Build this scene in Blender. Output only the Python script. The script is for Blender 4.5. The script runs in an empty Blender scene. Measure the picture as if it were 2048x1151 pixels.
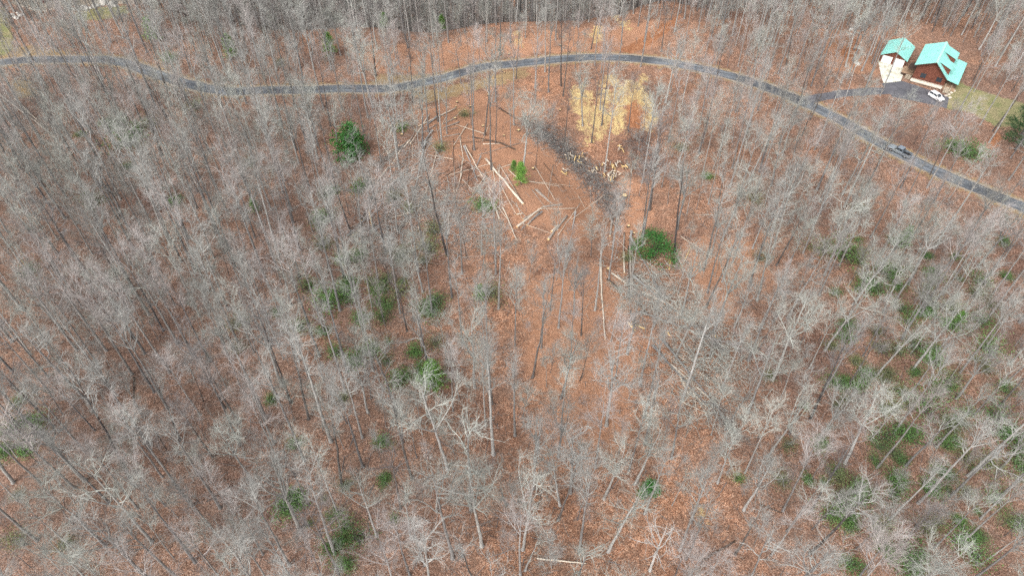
import bpy, math, random
import numpy as np
from mathutils import Vector, Matrix

# ------------------------------------------------------------------ camera
scene = bpy.context.scene
C = scene.collection
CAM_H, FOC, PITCH = 100.0, 1400.0, math.radians(46.5)
cam_data = bpy.data.cameras.new('camera')
cam_data.sensor_width = 36.0
cam_data.lens = FOC / 2048 * 36
cam_data.clip_start = 0.5
cam_data.clip_end = 5000
cam = bpy.data.objects.new('camera', cam_data)
cam.location = (0, 0, CAM_H)
cam.rotation_euler = (math.pi / 2 - PITCH, 0, 0)
C.objects.link(cam)
scene.camera = cam

# ------------------------------------------------------------------ world, sun, exposure (overcast)
SUN_EL, SUN_AZ = math.radians(44), math.radians(-148)     # azimuth from +Y towards +X
world = bpy.data.worlds.new('World')
scene.world = world
world.use_nodes = True
wn, wl = world.node_tree.nodes, world.node_tree.links
wn.clear()
sky = wn.new('ShaderNodeTexSky')
sky.sky_type = 'NISHITA'
sky.sun_disc = False
sky.sun_elevation = SUN_EL
sky.sun_rotation = SUN_AZ
sky.air_density = 1.0
sky.dust_density = 3.0
hsv = wn.new('ShaderNodeHueSaturation')                   # cloud cover: grey the sky dome evenly
hsv.inputs['Saturation'].default_value = 0.22
bg = wn.new('ShaderNodeBackground')
bg.inputs['Strength'].default_value = 0.13
wo = wn.new('ShaderNodeOutputWorld')
wl.new(sky.outputs[0], hsv.inputs['Color'])
wl.new(hsv.outputs[0], bg.inputs['Color'])
wl.new(bg.outputs[0], wo.inputs['Surface'])
sun_data = bpy.data.lights.new('sun', 'SUN')
sun_data.energy = 1.1
sun_data.angle = math.radians(40)
sun_data.color = (1.0, 0.97, 0.93)
sun = bpy.data.objects.new('sun', sun_data)
sun_dir = Vector((math.sin(SUN_AZ) * math.cos(SUN_EL), math.cos(SUN_AZ) * math.cos(SUN_EL), math.sin(SUN_EL)))
sun.rotation_euler = sun_dir.to_track_quat('Z', 'Y').to_euler()
sun.location = (0, 0, 150)
C.objects.link(sun)
scene.view_settings.view_transform = 'Standard'
scene.view_settings.look = 'None'
scene.view_settings.gamma = 1.0
scene.view_settings.exposure = 1.1
scene.cycles.max_bounces = 3
scene.cycles.diffuse_bounces = 1
scene.cycles.glossy_bounces = 2
scene.cycles.transparent_max_bounces = 4
scene.render.film_transparent = False
scene.cycles.use_denoising = False

rng = np.random.default_rng(11)
random.seed(5)
CT, ST = math.cos(PITCH), math.sin(PITCH)

# ------------------------------------------------------------------ terrain
def sstep(a, b, x):
    t = np.clip((x - a) / (b - a), 0, 1)
    return t * t * (3 - 2 * t)

def flat(px, py, z=0.0):
    a, b = px - 1024.0, -(py - 575.5)
    d = (a, b * ST + FOC * CT, b * CT - FOC * ST)
    t = (CAM_H - z) / -d[2]
    return d[0] * t, d[1] * t

def proj(x, y, z):
    zz = z - CAM_H
    fwd = y * CT - zz * ST
    up = y * ST + zz * CT
    return 1024 + FOC * x / fwd, 575.5 - FOC * up / fwd

def polydist(x, y, pts):
    """distance to a polyline, and the parameter index of the nearest point"""
    x = np.asarray(x, float); y = np.asarray(y, float)
    best = np.full(x.shape, 1e9); bt = np.zeros(x.shape)
    for i in range(len(pts) - 1):
        ax, ay = pts[i][:2]; bx, by = pts[i + 1][:2]
        dx, dy = bx - ax, by - ay
        t = np.clip(((x - ax) * dx + (y - ay) * dy) / (dx * dx + dy * dy + 1e-9), 0, 1)
        d = np.hypot(x - ax - t * dx, y - ay - t * dy)
        m = d < best
        best = np.where(m, d, best); bt = np.where(m, i + t, bt)
    return best, bt

def inpoly(x, y, poly):
    x = np.asarray(x, float); y = np.asarray(y, float)
    r = np.zeros(x.shape, bool)
    n = len(poly)
    for i in range(n):
        x0, y0 = poly[i]; x1, y1 = poly[(i + 1) % n]
        c = ((y0 > y) != (y1 > y)) & (x < (x1 - x0) * (y - y0) / (y1 - y0 + 1e-12) + x0)
        r ^= c
    return r

def polysd(x, y, poly):
    """signed distance, positive inside"""
    d, _ = polydist(x, y, list(poly) + [poly[0]])
    return np.where(inpoly(x, y, poly), d, -d)

DRAW = [flat(*p) for p in ((1255, 205), (1225, 300), (1180, 340), (1235, 425), (1190, 560), (1150, 760))]
RIDGE = [flat(*p) for p in ((380, 60), (600, 78), (760, 60), (860, 72), (980, 64), (1120, 50), (1250, 40), (1330, 10))]

def h0(x, y):
    x = np.asarray(x, float); y = np.asarray(y, float)
    hm = sstep(24, 46, np.hypot(x - 111, y - 172))           # level ground round the cabin
    n = (1.7 * np.sin(x * .043 + 1.3) * np.cos(y * .051 + .4) + 1.0 * np.sin(x * .11 + y * .07)
         + .28 * np.sin(x * .29 - y * .21 + 2) * np.cos(y * .33 + 1) + .10 * np.sin(x * .9 + 1.1) * np.sin(y * .83))
    z = n * hm
    d, t = polydist(x, y, DRAW)
    dep = np.interp(t, [0, .6, 1, 2, 3, 4, 5], [0.5, 3, 4.5, 5, 4, 2, 0])
    z = z - dep * np.exp(-(d / 10.0) ** 2)
    yr = np.interp(x, [p[0] for p in RIDGE], [p[1] for p in RIDGE])
    side = sstep(-130, -60, x) * (1 - sstep(58, 90, x))
    over = np.maximum(0, y - yr)
    z = z - side * 34 * sstep(0, 1, over / 62.0) - side * .12 * np.minimum(over, 12)
    z = z - sstep(40, 110, x) * .16 * np.maximum(0, y - 205)
    z = np.maximum(z, -60)
    return z

def hit0(px, py):
    z = 0.0
    for _ in range(25):
        x, y = flat(px, py, z)
        z = .5 * z + .5 * float(h0(x, y))
    return x, y, z

def spline(pts, step=1.5):
    P = [np.array(p, float) for p in pts]
    P = [2 * P[0] - P[1]] + P + [2 * P[-1] - P[-2]]
    out = []
    for i in range(1, len(P) - 2):
        n = max(2, int(np.linalg.norm(P[i + 1] - P[i]) / step))
        for k in range(n):
            t = k / n
            a, b, c, d = P[i - 1], P[i], P[i + 1], P[i + 2]
            out.append(.5 * ((2 * b) + (c - a) * t + (2 * a - 5 * b + 4 * c - d) * t * t + (3 * b - a - 3 * c + d) * t ** 3))
    out.append(P[-2])
    return np.array(out)

ROAD_PX = [(-200, 122), (-60, 126), (60, 124), (160, 120), (235, 122), (300, 142), (370, 166), (450, 180), (540, 184), (660, 177), (780, 172),
           (880, 160), (960, 139), (1040, 124), (1130, 117), (1220, 116), (1320, 124), (1430, 142), (1530, 172), (1610, 205),
           (1690, 246), (1780, 297), (1870, 342), (1960, 380), (2060, 420), (2200, 480)]
road = spline([hit0(*p) for p in ROAD_PX], 2.0)
k = np.ones(15) / 15
road[:, 2] = np.convolve(np.pad(road[:, 2], 7, 'edge'), k, 'valid')
DRIVE_PX = [(1604, 203), (1640, 197), (1690, 190), (1745, 184), (1790, 182)]
drive = spline([hit0(*p) for p in DRIVE_PX], 2.0)
drive[0, 2] = road[np.argmin(np.hypot(road[:, 0] - drive[0, 0], road[:, 1] - drive[0, 1])), 2]
drive[:, 2] = np.linspace(drive[0, 2], 0.0, len(drive))
STREET_PX = [(40, 2), (120, 9), (200, 12), (300, 5)]

def hgt(x, y):
    x = np.asarray(x, float); y = np.asarray(y, float)
    z = h0(x, y)
    for line, r0, r1 in ((drive, 3.0, 8.0), (road, 3.6, 9.5)):
        d, t = polydist(x, y, line)
        zr = np.interp(t, np.arange(len(line)), line[:, 2])
        z = zr + (z - zr) * sstep(r0, r1, d)
    return z

_ux = np.arange(-260, 260.1, 1.0); _uy = np.arange(0, 330.1, 1.0)
_UX, _UY = np.meshgrid(_ux, _uy)
_UZ = hgt(_UX, _UY)
def hgt_grid(x, y):
    fx = np.clip(np.asarray(x, float) + 260, 0, 519.99); fy = np.clip(np.asarray(y, float), 0, 329.99)
    i, j = fx.astype(int), fy.astype(int); a, b = fx - i, fy - j
    return (_UZ[j, i] * (1 - a) + _UZ[j, i + 1] * a) * (1 - b) + (_UZ[j + 1, i] * (1 - a) + _UZ[j + 1, i + 1] * a) * b
hgt_exact = hgt
def hgt(x, y): return hgt_grid(x, y)

def hit(px, py):
    z = 0.0
    for _ in range(22):
        x, y = flat(px, py, z)
        z = .5 * z + .5 * float(hgt_grid(x, y))
    return x, y, float(hgt_grid(x, y))

def wpoly(pxs):
    return [hit(*p)[:2] for p in pxs]

STRAW = [wpoly(p) for p in (
    [(1207, 148), (1238, 150), (1236, 185), (1232, 225), (1215, 262), (1200, 285), (1172, 290), (1165, 262), (1176, 235), (1196, 205)],
    [(1142, 172), (1170, 166), (1186, 190), (1196, 225), (1204, 280), (1182, 290), (1160, 262), (1150, 230), (1140, 205)],
    [(1228, 195), (1252, 160), (1290, 150), (1302, 190), (1318, 240), (1306, 262), (1288, 258), (1282, 210), (1252, 215), (1248, 262), (1222, 275)],
    [(1024, 62), (1042, 60), (1044, 92), (1034, 100), (1026, 90)],
    [(1184, 56), (1206, 48), (1206, 72), (1192, 88), (1183, 76)],
    [(1240, 42), (1258, 42), (1264, 60), (1256, 68), (1244, 58)],
    [(1222, 28), (1240, 30), (1238, 42), (1226, 38)],
    [(1392, 1010), (1412, 1004), (1416, 1030), (1400, 1042), (1388, 1036)])]
CLAY = [wpoly(p) for p in (
    [(1252, 206), (1272, 198), (1290, 204), (1292, 244), (1284, 268), (1268, 266), (1254, 246)],
    [(2003, 276), (1996, 260), (1978, 280), (1972, 296), (1990, 300)],
    [(1235, 100), (1280, 76), (1330, 46), (1362, 30), (1364, 46), (1325, 72), (1262, 108)],
    [(1673, 78), (1700, 70), (1722, 88), (1716, 112), (1690, 116), (1670, 96)])]
GRASS = [wpoly(p) for p in (
    [(1890, 218), (1900, 172), (1918, 164), (1950, 178), (2010, 196), (2110, 225), (2100, 262), (1990, 252), (1960, 235), (1930, 222)],
    [(140, 36), (170, 16), (252, 12), (256, 28), (215, 38), (165, 42)],
    [(-60, 40), (10, 14), (22, 60), (28, 95), (12, 112), (-60, 118)])]
DRY = [wpoly(p) for p in (
    [(20, 160), (60, 158), (70, 190), (30, 200)],
    [(0, 118), (150, 112), (140, 100), (60, 92), (20, 90)],
    [(760, 150), (860, 148), (840, 168), (740, 170)],
    [(820, 188), (980, 150), (1040, 138), (1060, 150), (960, 176), (860, 205)])]

SOIL = [wpoly(p) for p in (
    [(830, 215), (930, 192), (1000, 170), (1080, 215), (1110, 290), (1170, 370), (1215, 430), (1140, 480), (1040, 450), (960, 340), (870, 290)],
    [(1240, 330), (1290, 400), (1300, 450), (1250, 470), (1225, 410)],
    [(690, 88), (860, 84), (1000, 74), (1180, 60), (1330, 34), (1300, 96), (1150, 106), (1000, 114), (880, 140), (760, 152)],
    [(1060, 540), (1240, 540), (1290, 700), (1250, 900), (1090, 900), (1060, 700)],
    [(1640, 60), (1740, 60), (1750, 150), (1650, 140)], [(1360, 480), (1520, 470), (1560, 560), (1450, 640), (1380, 560)])]

# one ground sheet: fine where the photo looks, coarse out to the horizon
def axis(lo, hi, step, far):
    a = list(np.arange(lo, hi + .01, step))
    s = step
    while a[-1] < far:
        s *= 1.35; a.append(a[-1] + s)
    s = step
    while a[0] > -far:
        s *= 1.35; a.insert(0, a[0] - s)
    return np.array(a)
gx = axis(-160, 172, 1.0, 1600)
gy = axis(25, 262, 1.0, 1600)
GX, GY = np.meshgrid(gx, gy)
GZ = hgt_exact(GX, GY)

def new_mesh(name, verts, quads=None, tris=None, smooth=False):
    me = bpy.data.meshes.new(name)
    verts = np.asarray(verts, np.float32).reshape(-1, 3)
    q = np.zeros((0, 4), np.int32) if quads is None or len(quads) == 0 else np.asarray(quads, np.int32).reshape(-1, 4)
    t = np.zeros((0, 3), np.int32) if tris is None or len(tris) == 0 else np.asarray(tris, np.int32).reshape(-1, 3)
    me.vertices.add(len(verts)); me.vertices.foreach_set('co', verts.ravel())
    me.loops.add(q.size + t.size)
    me.loops.foreach_set('vertex_index', np.concatenate([q.ravel(), t.ravel()]))
    n = len(q) + len(t)
    me.polygons.add(n)
    me.polygons.foreach_set('loop_start', np.concatenate([np.arange(len(q)) * 4, q.size + np.arange(len(t)) * 3]).astype(np.int32))
    me.polygons.foreach_set('use_smooth', np.full(n, smooth))
    me.update(calc_edges=True)
    return me

def link(name, data, parent=None, mat=None, label=None, cat=None, group=None, kind=None):
    o = bpy.data.objects.new(name, data)
    C.objects.link(o)
    if parent is not None: o.parent = parent
    if mat is not None and data is not None and not data.materials: data.materials.append(mat)
    if label: o['label'] = label
    if cat: o['category'] = cat
    if group: o['group'] = group
    if kind: o['kind'] = kind
    return o

# ------------------------------------------------------------------ materials
class NT:
    def __init__(s, name):
        s.m = bpy.data.materials.new(name); s.m.use_nodes = True
        s.n = s.m.node_tree.nodes; s.l = s.m.node_tree.links
        s.b = s.n['Principled BSDF']; s.b.inputs['Roughness'].default_value = .9
        s.b.inputs['Specular IOR Level'].default_value = .2
    def node(s, t, **kw):
        x = s.n.new(t)
        for a, v in kw.items():
            if hasattr(x, a): setattr(x, a, v)
            else: x.inputs[a].default_value = v
        return x
    def lk(s, a, b): s.l.new(a, b)
    def coord(s, out='Object'):
        return s.node('ShaderNodeTexCoord').outputs[out]
    def noise(s, sc, vec=None, det=4, rough=.6, out=0):
        x = s.node('ShaderNodeTexNoise'); x.inputs['Scale'].default_value = sc
        x.inputs['Detail'].default_value = det; x.inputs['Roughness'].default_value = rough
        if vec is not None: s.lk(vec, x.inputs['Vector'])
        return x.outputs[out]
    def ramp(s, fac, stops):
        r = s.node('ShaderNodeValToRGB')
        e = r.color_ramp.elements
        while len(e) < len(stops): e.new(.5)
        for k, (p, c) in enumerate(stops):
            e[k].position = p; e[k].color = (*c, 1) if len(c) == 3 else c
        s.lk(fac, r.inputs[0])
        return r.outputs[0]
    def mix(s, fac, a, b, mode='MIX'):
        x = s.node('ShaderNodeMix'); x.data_type = 'RGBA'; x.blend_type = mode
        for v, k in ((fac, 0), (a, 6), (b, 7)):
            if isinstance(v, (int, float)): x.inputs[k].default_value = v
            elif isinstance(v, tuple): x.inputs[k].default_value = (*v, 1)
            else: s.lk(v, x.inputs[k])
        return x.outputs[2]
    def math(s, op, a, b=0.0, c=None, clamp=False):
        x = s.node('ShaderNodeMath'); x.operation = op; x.use_clamp = clamp
        for v, k in ((a, 0), (b, 1), (c, 2)):
            if v is None: continue
            if isinstance(v, (int, float)): x.inputs[k].default_value = v
            else: s.lk(v, x.inputs[k])
        return x.outputs[0]
    def bump(s, hgt, st=.5, dist=.1):
        x = s.node('ShaderNodeBump'); x.inputs['Strength'].default_value = st; x.inputs['Distance'].default_value = dist
        s.lk(hgt, x.inputs['Height']); s.lk(x.outputs[0], s.b.inputs['Normal'])
    def col(s, c):
        if isinstance(c, tuple): s.b.inputs['Base Color'].default_value = (*c, 1)
        else: s.lk(c, s.b.inputs['Base Color'])
        return s
    def attr(s, name):
        x = s.node('ShaderNodeAttribute'); x.attribute_name = name
        return x.outputs['Fac']

def ground_material():
    g = NT('leaf_litter')
    v = g.coord()
    # single leaves: two voronoi cell layers with a random tone each
    vo = g.node('ShaderNodeTexVoronoi'); vo.inputs['Scale'].default_value = 8.0; g.lk(v, vo.inputs['Vector'])
    vo2 = g.node('ShaderNodeTexVoronoi'); vo2.inputs['Scale'].default_value = 3.2; g.lk(v, vo2.inputs['Vector'])
    s1 = g.node('ShaderNodeSeparateColor'); g.lk(vo.outputs['Color'], s1.inputs[0])
    s2 = g.node('ShaderNodeSeparateColor'); g.lk(vo2.outputs['Color'], s2.inputs[0])
    leaf = g.ramp(s1.outputs[0], [(0, (.12, .07, .05)), (.2, (.29, .16, .105)), (.55, (.46, .265, .175)), (.82, (.57, .355, .245)), (1, (.74, .55, .42))])
    clump = g.ramp(s2.outputs[1], [(0, (.72, .70, .68)), (.5, (.97, .96, .95)), (1, (1.18, 1.16, 1.14))])
    c = g.mix(1.0, leaf, clump, 'MULTIPLY')
    big = g.ramp(g.noise(.045, v, 5, .62), [(.32, (.62, .58, .60)), (.48, (.94, .92, .92)), (.68, (1.22, 1.14, 1.06))])
    c = g.mix(1.0, c, big, 'MULTIPLY')
    # oak leaves lie warm and orange on the open slopes, grey brown in the thick wood
    c = g.mix(g.math('ADD', g.attr('warm'), g.math('MULTIPLY_ADD', g.noise(.16, v, 5, .7), .9, -.45), clamp=True), g.mix(1.0, c, (.80, .84, .92), 'MULTIPLY'), g.mix(1.0, c, (1.10, 1.0, .92), 'MULTIPLY'))
    # damp decayed mould between the drifts
    mould = g.ramp(g.noise(.6, v, 6, .7), [(.40, (1, 1, 1)), (.62, (0, 0, 0))])
    mf = g.math('MULTIPLY', mould, .45)
    c = g.mix(mf, c, (.115, .075, .055))
    grey = g.ramp(g.noise(.13, v, 5, .7), [(.45, (0, 0, 0)), (.75, (1, 1, 1))])
    c = g.mix(g.math('MULTIPLY', grey, .35), c, (.29, .225, .185))
    def mask(name, sc, w=.9, thr=.0, det=6):
        n = g.math('SUBTRACT', g.noise(sc, v, det, .72), .5)
        return g.math('MULTIPLY_ADD', g.math('ADD', g.attr(name), g.math('MULTIPLY_ADD', n, w * 4, thr)), 2.2, .5, clamp=True)
    fine = g.noise(7, v, 5, .8)
    soil = g.ramp(g.noise(2.6, v, 7, .78), [(.3, (.30, .145, .085)), (.5, (.50, .265, .16)), (.72, (.62, .38, .25))])
    c = g.mix(g.math('MULTIPLY', mask('soil', .18, .8), .72), c, soil)
    dry = g.ramp(fine, [(.3, (.24, .16, .085)), (.7, (.50, .36, .20))])
    c = g.mix(mask('dry', .7, 1.1), c, dry)
    gr = g.mix(g.ramp(g.noise(.35, v, 4, .6), [(.35, (0, 0, 0)), (.6, (1, 1, 1))]),
               g.ramp(fine, [(.3, (.20, .21, .09)), (.7, (.32, .32, .15))]), g.ramp(fine, [(.3, (.28, .24, .12)), (.7, (.44, .38, .22))]))
    c = g.mix(mask('grass', .5, .7), c, gr)
    mp = g.node('ShaderNodeMapping'); mp.inputs['Scale'].default_value = (1, .4, 1); g.lk(v, mp.inputs['Vector'])
    clay = g.ramp(g.noise(1.4, mp.outputs[0], 6, .7), [(.3, (.24, .095, .045)), (.55, (.43, .20, .105)), (.75, (.53, .30, .18))])
    c = g.mix(mask('clay', .9, .6), c, clay)
    straw = g.ramp(g.noise(5, v, 6, .85), [(.36, (.24, .14, .07)), (.46, (.57, .40, .17)), (.57, (.80, .63, .32)), (.75, (.90, .79, .54))])
    ms = g.node('ShaderNodeMapping'); ms.inputs['Scale'].default_value = (1, .28, 1); g.lk(v, ms.inputs['Vector'])
    thin = g.ramp(g.noise(.9, ms.outputs[0], 7, .75), [(.36, (.12, .12, .12)), (.53, (1, 1, 1))])
    c = g.mix(g.math('MULTIPLY', g.math('MULTIPLY', mask('straw', .28, 1.6), mask('straw', 1.4, 1.6, .1)), thin), c, straw)
    grav = g.ramp(g.noise(6, v, 5, .85), [(.3, (.22, .17, .13)), (.55, (.46, .39, .31)), (.8, (.66, .60, .52))])
    c = g.mix(mask('gravel', .45, .9), c, grav)
    g.col(c)
    hsum = g.math('ADD', g.math('MULTIPLY', s1.outputs[1], .5), g.noise(3, v, 5, .75))
    g.bump(hsum, .9, .16)
    g.b.inputs['Specular IOR Level'].default_value = .12
    return g.m

def bark(name, dark, lite, sc=3.0, vary=.5):
    g = NT(name)
    v = g.coord()
    mp = g.node('ShaderNodeMapping'); mp.inputs['Scale'].default_value = (1, 1, .22); g.lk(v, mp.inputs['Vector'])
    n = g.noise(sc, mp.outputs[0], 6, .7)
    c = g.ramp(n, [(.32, dark), (.68, lite)])
    lich = g.ramp(g.noise(.9, v, 5, .7), [(.50, (0, 0, 0)), (.66, (1, 1, 1))])
    c = g.mix(g.math('MULTIPLY', lich, .4), c, (min(1, lite[0] * 1.1), min(1, lite[1] * 1.16), min(1, lite[2] * 1.1)))
    oi = g.node('ShaderNodeObjectInfo')
    tone = g.ramp(oi.outputs['Random'], [(0, (1 - vary, 1 - vary, 1 - vary * .95)), (.5, (.95, .94, .92)), (1, (1 + vary * .35,) * 3)])
    g.col(g.mix(1.0, c, tone, 'MULTIPLY'))
    g.bump(n, .8, .05)
    return g.m

def twig(name, a, b, vary=.3):
    g = NT(name)
    oi = g.node('ShaderNodeObjectInfo')
    c = g.ramp(oi.outputs['Random'], [(0, a), (1, b)])
    n = g.ramp(g.noise(1.3, g.coord(), 3), [(.3, (1 - vary,) * 3), (.7, (1 + vary * .5,) * 3)])
    g.col(g.mix(1.0, c, n, 'MULTIPLY'))
    return g.m

def leafmat(name, a, b, gloss=.55):
    g = NT(name)
    n = g.noise(2.2, g.coord(), 3, .7)
    c = g.ramp(n, [(.3, a), (.7, b)])
    oi = g.node('ShaderNodeObjectInfo')
    g.col(g.mix(1.0, c, g.ramp(oi.outputs['Random'], [(0, (.75, .75, .75)), (1, (1.25, 1.22, 1.1))]), 'MULTIPLY'))
    g.b.inputs['Roughness'].default_value = gloss
    g.b.inputs['Specular IOR Level'].default_value = .35
    g.b.inputs['Transmission Weight'].default_value = 0
    return g.m

def plain(name, c, rough=.7, spec=.3, metal=0, var=.12, sc=2.0):
    g = NT(name)
    n = g.ramp(g.noise(sc, g.coord(), 5, .65), [(.3, tuple(x * (1 - var) for x in c)), (.7, tuple(min(1, x * (1 + var)) for x in c))])
    g.col(n)
    g.b.inputs['Roughness'].default_value = rough
    g.b.inputs['Specular IOR Level'].default_value = spec
    g.b.inputs['Metallic'].default_value = metal
    return g.m

def asphalt_material(name, a, b, worn):
    g = NT(name)
    v = g.coord()
    n = g.noise(.25, v, 6, .7)
    c = g.ramp(n, [(.3, a), (.7, b)])
    w = g.ramp(g.noise(.07, v, 4, .6), [(.40, (0, 0, 0)), (.68, (1, 1, 1))])
    c = g.mix(g.math('MULTIPLY', w, g.math('MULTIPLY_ADD', g.attr('lane'), .65, .3)), c, worn)
    f = g.ramp(g.noise(14, v, 4, .8), [(.3, (.75, .75, .75)), (.7, (1.2, 1.2, 1.2))])
    c = g.mix(1.0, c, f, 'MULTIPLY')
    crack = g.node('ShaderNodeTexVoronoi'); crack.feature = 'DISTANCE_TO_EDGE'; crack.inputs['Scale'].default_value = .35
    g.lk(g.mix(.25, v, g.noise(.8, v, 4, .7, 1)), crack.inputs['Vector'])
    c = g.mix(g.ramp(crack.outputs['Distance'], [(0, (.6, .6, .6)), (.03, (0, 0, 0))]), c, (.03, .03, .033))
    lit = g.math('MULTIPLY_ADD', g.math('ADD', g.math('POWER', g.attr('edge'), 3.0), g.math('MULTIPLY_ADD', g.noise(.9, v, 7, .8), 2.4, -2.05)), 3.0, 0.0, clamp=True)
    c = g.mix(lit, c, g.ramp(g.noise(5, v, 4, .8), [(.3, (.20, .12, .08)), (.7, (.42, .28, .19))]))
    g.col(c)
    g.b.inputs['Roughness'].default_value = .62
    g.b.inputs['Specular IOR Level'].default_value = .4
    g.bump(g.noise(20, v, 3, .8), .4, .02)
    return g.m

M = {}
M['ground'] = ground_material()
M['asphalt'] = asphalt_material('asphalt', (.055, .06, .068), (.125, .135, .15), (.33, .36, .39))
M['asphalt_drive'] = asphalt_material('driveway_asphalt', (.09, .092, .105), (.16, .155, .17), (.19, .185, .20))
M['bark'] = bark('grey_bark', (0.18, 0.171, 0.163), (0.39, 0.375, 0.362))
M['bark_pale'] = bark('pale_bark', (0.245, 0.238, 0.226), (0.46, 0.45, 0.43))
M['bark_dark'] = bark('dark_bark', (0.065, 0.057, 0.052), (0.21, 0.19, 0.18))
M['twig'] = twig('grey_twig', (0.262, 0.257, 0.236), (0.42, 0.415, 0.39))
M['twig_lichen'] = twig('lichen_twig', (0.315, 0.322, 0.287), (0.475, 0.485, 0.437))
M['twig_pink'] = twig('pinkish_twig', (0.325, 0.29, 0.272), (0.47, 0.43, 0.408))
M['twig_white'] = twig('bleached_twig', (0.5, 0.48, 0.45), (0.6, 0.58, 0.55))
M['twig_blush'] = twig('blush_twig', (0.5, 0.455, 0.43), (0.6, 0.555, 0.53))
M['twig_dark'] = twig('dark_twig', (0.14, 0.125, 0.12), (0.235, 0.22, 0.215))
M['laurel'] = leafmat('laurel_leaf', (.06, .14, .036), (.17, .32, .095), .4)
M['holly'] = leafmat('holly_leaf', (.025, .11, .022), (.085, .28, .055), .4)
M['pine'] = leafmat('pine_needle', (.10, .25, .045), (.24, .46, .10), .6)
M['spruce'] = leafmat('dark_needle', (.015, .05, .02), (.05, .115, .04), .6)
M['dull'] = leafmat('dull_leaf', (.13, .16, .065), (.24, .28, .13), .6)
M['log_pale'] = plain('peeled_log', (.66, .57, .46), .85, .2, 0, .25, 2.5)
M['log_grey'] = plain('weathered_log', (.36, .31, .265), .9, .15, 0, .3, 2.5)
M['log_dark'] = plain('dark_bark_log', (.10, .075, .06), .95, .1, 0, .4, 2.5)
M['log_fresh'] = plain('fresh_split_wood', (.78, .55, .25), .8, .2, 0, .15, 3)
M['cut'] = plain('cut_wood', (.76, .56, .30), .8, .2, 0, .15, 5)

# ------------------------------------------------------------------ ground, road
def masks(x, y):
    out = {}
    def m(polys, soft):
        r = np.full(x.shape, -3.0)
        for p in polys: r = np.maximum(r, polysd(x, y, p) / soft)
        return np.clip(r, -3, 1.6)
    out['straw'] = np.minimum(m(STRAW, 2.0), .5)
    out['soil'] = np.minimum(m(SOIL, 5.0), .6)
    out['clay'] = m(CLAY, 1.4)
    out['grass'] = m(GRASS, 1.8)
    dr, _ = polydist(x, y, road)
    pxx, pyy = proj(x, y, 0)
    verge = np.clip((3.9 - dr) / 1.1, -3, 1.4)
    out['dry'] = np.maximum(m(DRY, 2.2), verge * .6 - .45)
    out['gravel'] = np.clip((2.7 - dr) / .8, -3, 1.0) - .25
    pxc, pyc = proj(x, y, 0)
    wm = np.exp(-((pxc - (1130 + .12 * (pyc - 300))) / 330.0) ** 2) * 1.1
    wm = np.maximum(wm, .32 * sstep(1250, 1450, pxc) * (1 - .5 * sstep(1700, 1900, pxc)))
    out['warm'] = np.clip(np.where(pyc < 130, .35 + .4 * wm, wm), 0, 1)
    st, _ = polydist(x, y, [flat(*p) for p in STREET_PX])
    out['gravel'] = np.maximum(out['gravel'], np.clip((2.6 - st) / .8, -3, 1))
    return out
idx = np.arange(GX.size).reshape(GX.shape)
quads = np.stack([idx[:-1, :-1], idx[:-1, 1:], idx[1:, 1:], idx[1:, :-1]], -1).reshape(-1, 4)
gm = new_mesh('ground', np.stack([GX, GY, GZ], -1), quads, smooth=True)
for nm, a in masks(GX.ravel(), GY.ravel()).items():
    at = gm.attributes.new(nm, 'FLOAT', 'POINT')
    at.data.foreach_set('value', a.astype(np.float32))
link('ground', gm, mat=M['ground'], kind='structure')

def ribbon(name, line, half, lift, mat, cols=9, edge=.5, seed=1, drape=False):
    r = np.random.default_rng(seed)
    tan = np.gradient(line[:, :2], axis=0); tan /= np.linalg.norm(tan, axis=1)[:, None]
    nor = np.stack([-tan[:, 1], tan[:, 0]], -1)
    off = np.linspace(-1, 1, cols)
    wl_, wr_ = half + r.normal(0, edge * .25, len(line)), half + r.normal(0, edge * .25, len(line))
    V = np.zeros((len(line), cols, 3)); lane = np.zeros((len(line), cols)); edg = np.zeros((len(line), cols))
    for j, o in enumerate(off):
        w = np.where(o < 0, wl_, wr_) * o
        V[:, j, :2] = line[:, :2] + nor * w[:, None]
        V[:, j, 2] = line[:, 2] + lift + .05 * (1 - o * o)
        edg[:, j] = abs(o)
        lane[:, j] = math.exp(-((abs(o) - .48) / .2) ** 2)
    if drape: V[:, :, 2] = hgt_exact(V[:, :, 0], V[:, :, 1]) + lift
    V[:, 0, 2] -= .1; V[:, -1, 2] -= .1
    i = np.arange(len(line) * cols).reshape(len(line), cols)
    q = np.stack([i[:-1, :-1], i[:-1, 1:], i[1:, 1:], i[1:, :-1]], -1).reshape(-1, 4)
    me = new_mesh(name, V, q[:, ::-1], smooth=True)
    at = me.attributes.new('lane', 'FLOAT', 'POINT'); at.data.foreach_set('value', lane.ravel().astype(np.float32))
    at = me.attributes.new('edge', 'FLOAT', 'POINT'); at.data.foreach_set('value', edg.ravel().astype(np.float32))
    return link(name, me, mat=mat, kind='structure')
ribbon('road', road, 1.95, .07, M['asphalt'])
ribbon('driveway', drive, 1.75, .09, M['asphalt_drive'], 7, seed=3, drape=True)

def slab(name, poly, z0, z1, mat, parent=None, **kw):
    n = len(poly)
    V = [(x, y, z1) for x, y in poly] + [(x, y, z0) for x, y in poly]
    me = bpy.data.meshes.new(name)
    me.from_pydata(V, [], [tuple(range(n))] + [(i, i + n, (i + 1) % n + n, (i + 1) % n) for i in range(n)])
    me.update()
    return link(name, me, parent, mat, **kw)

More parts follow.
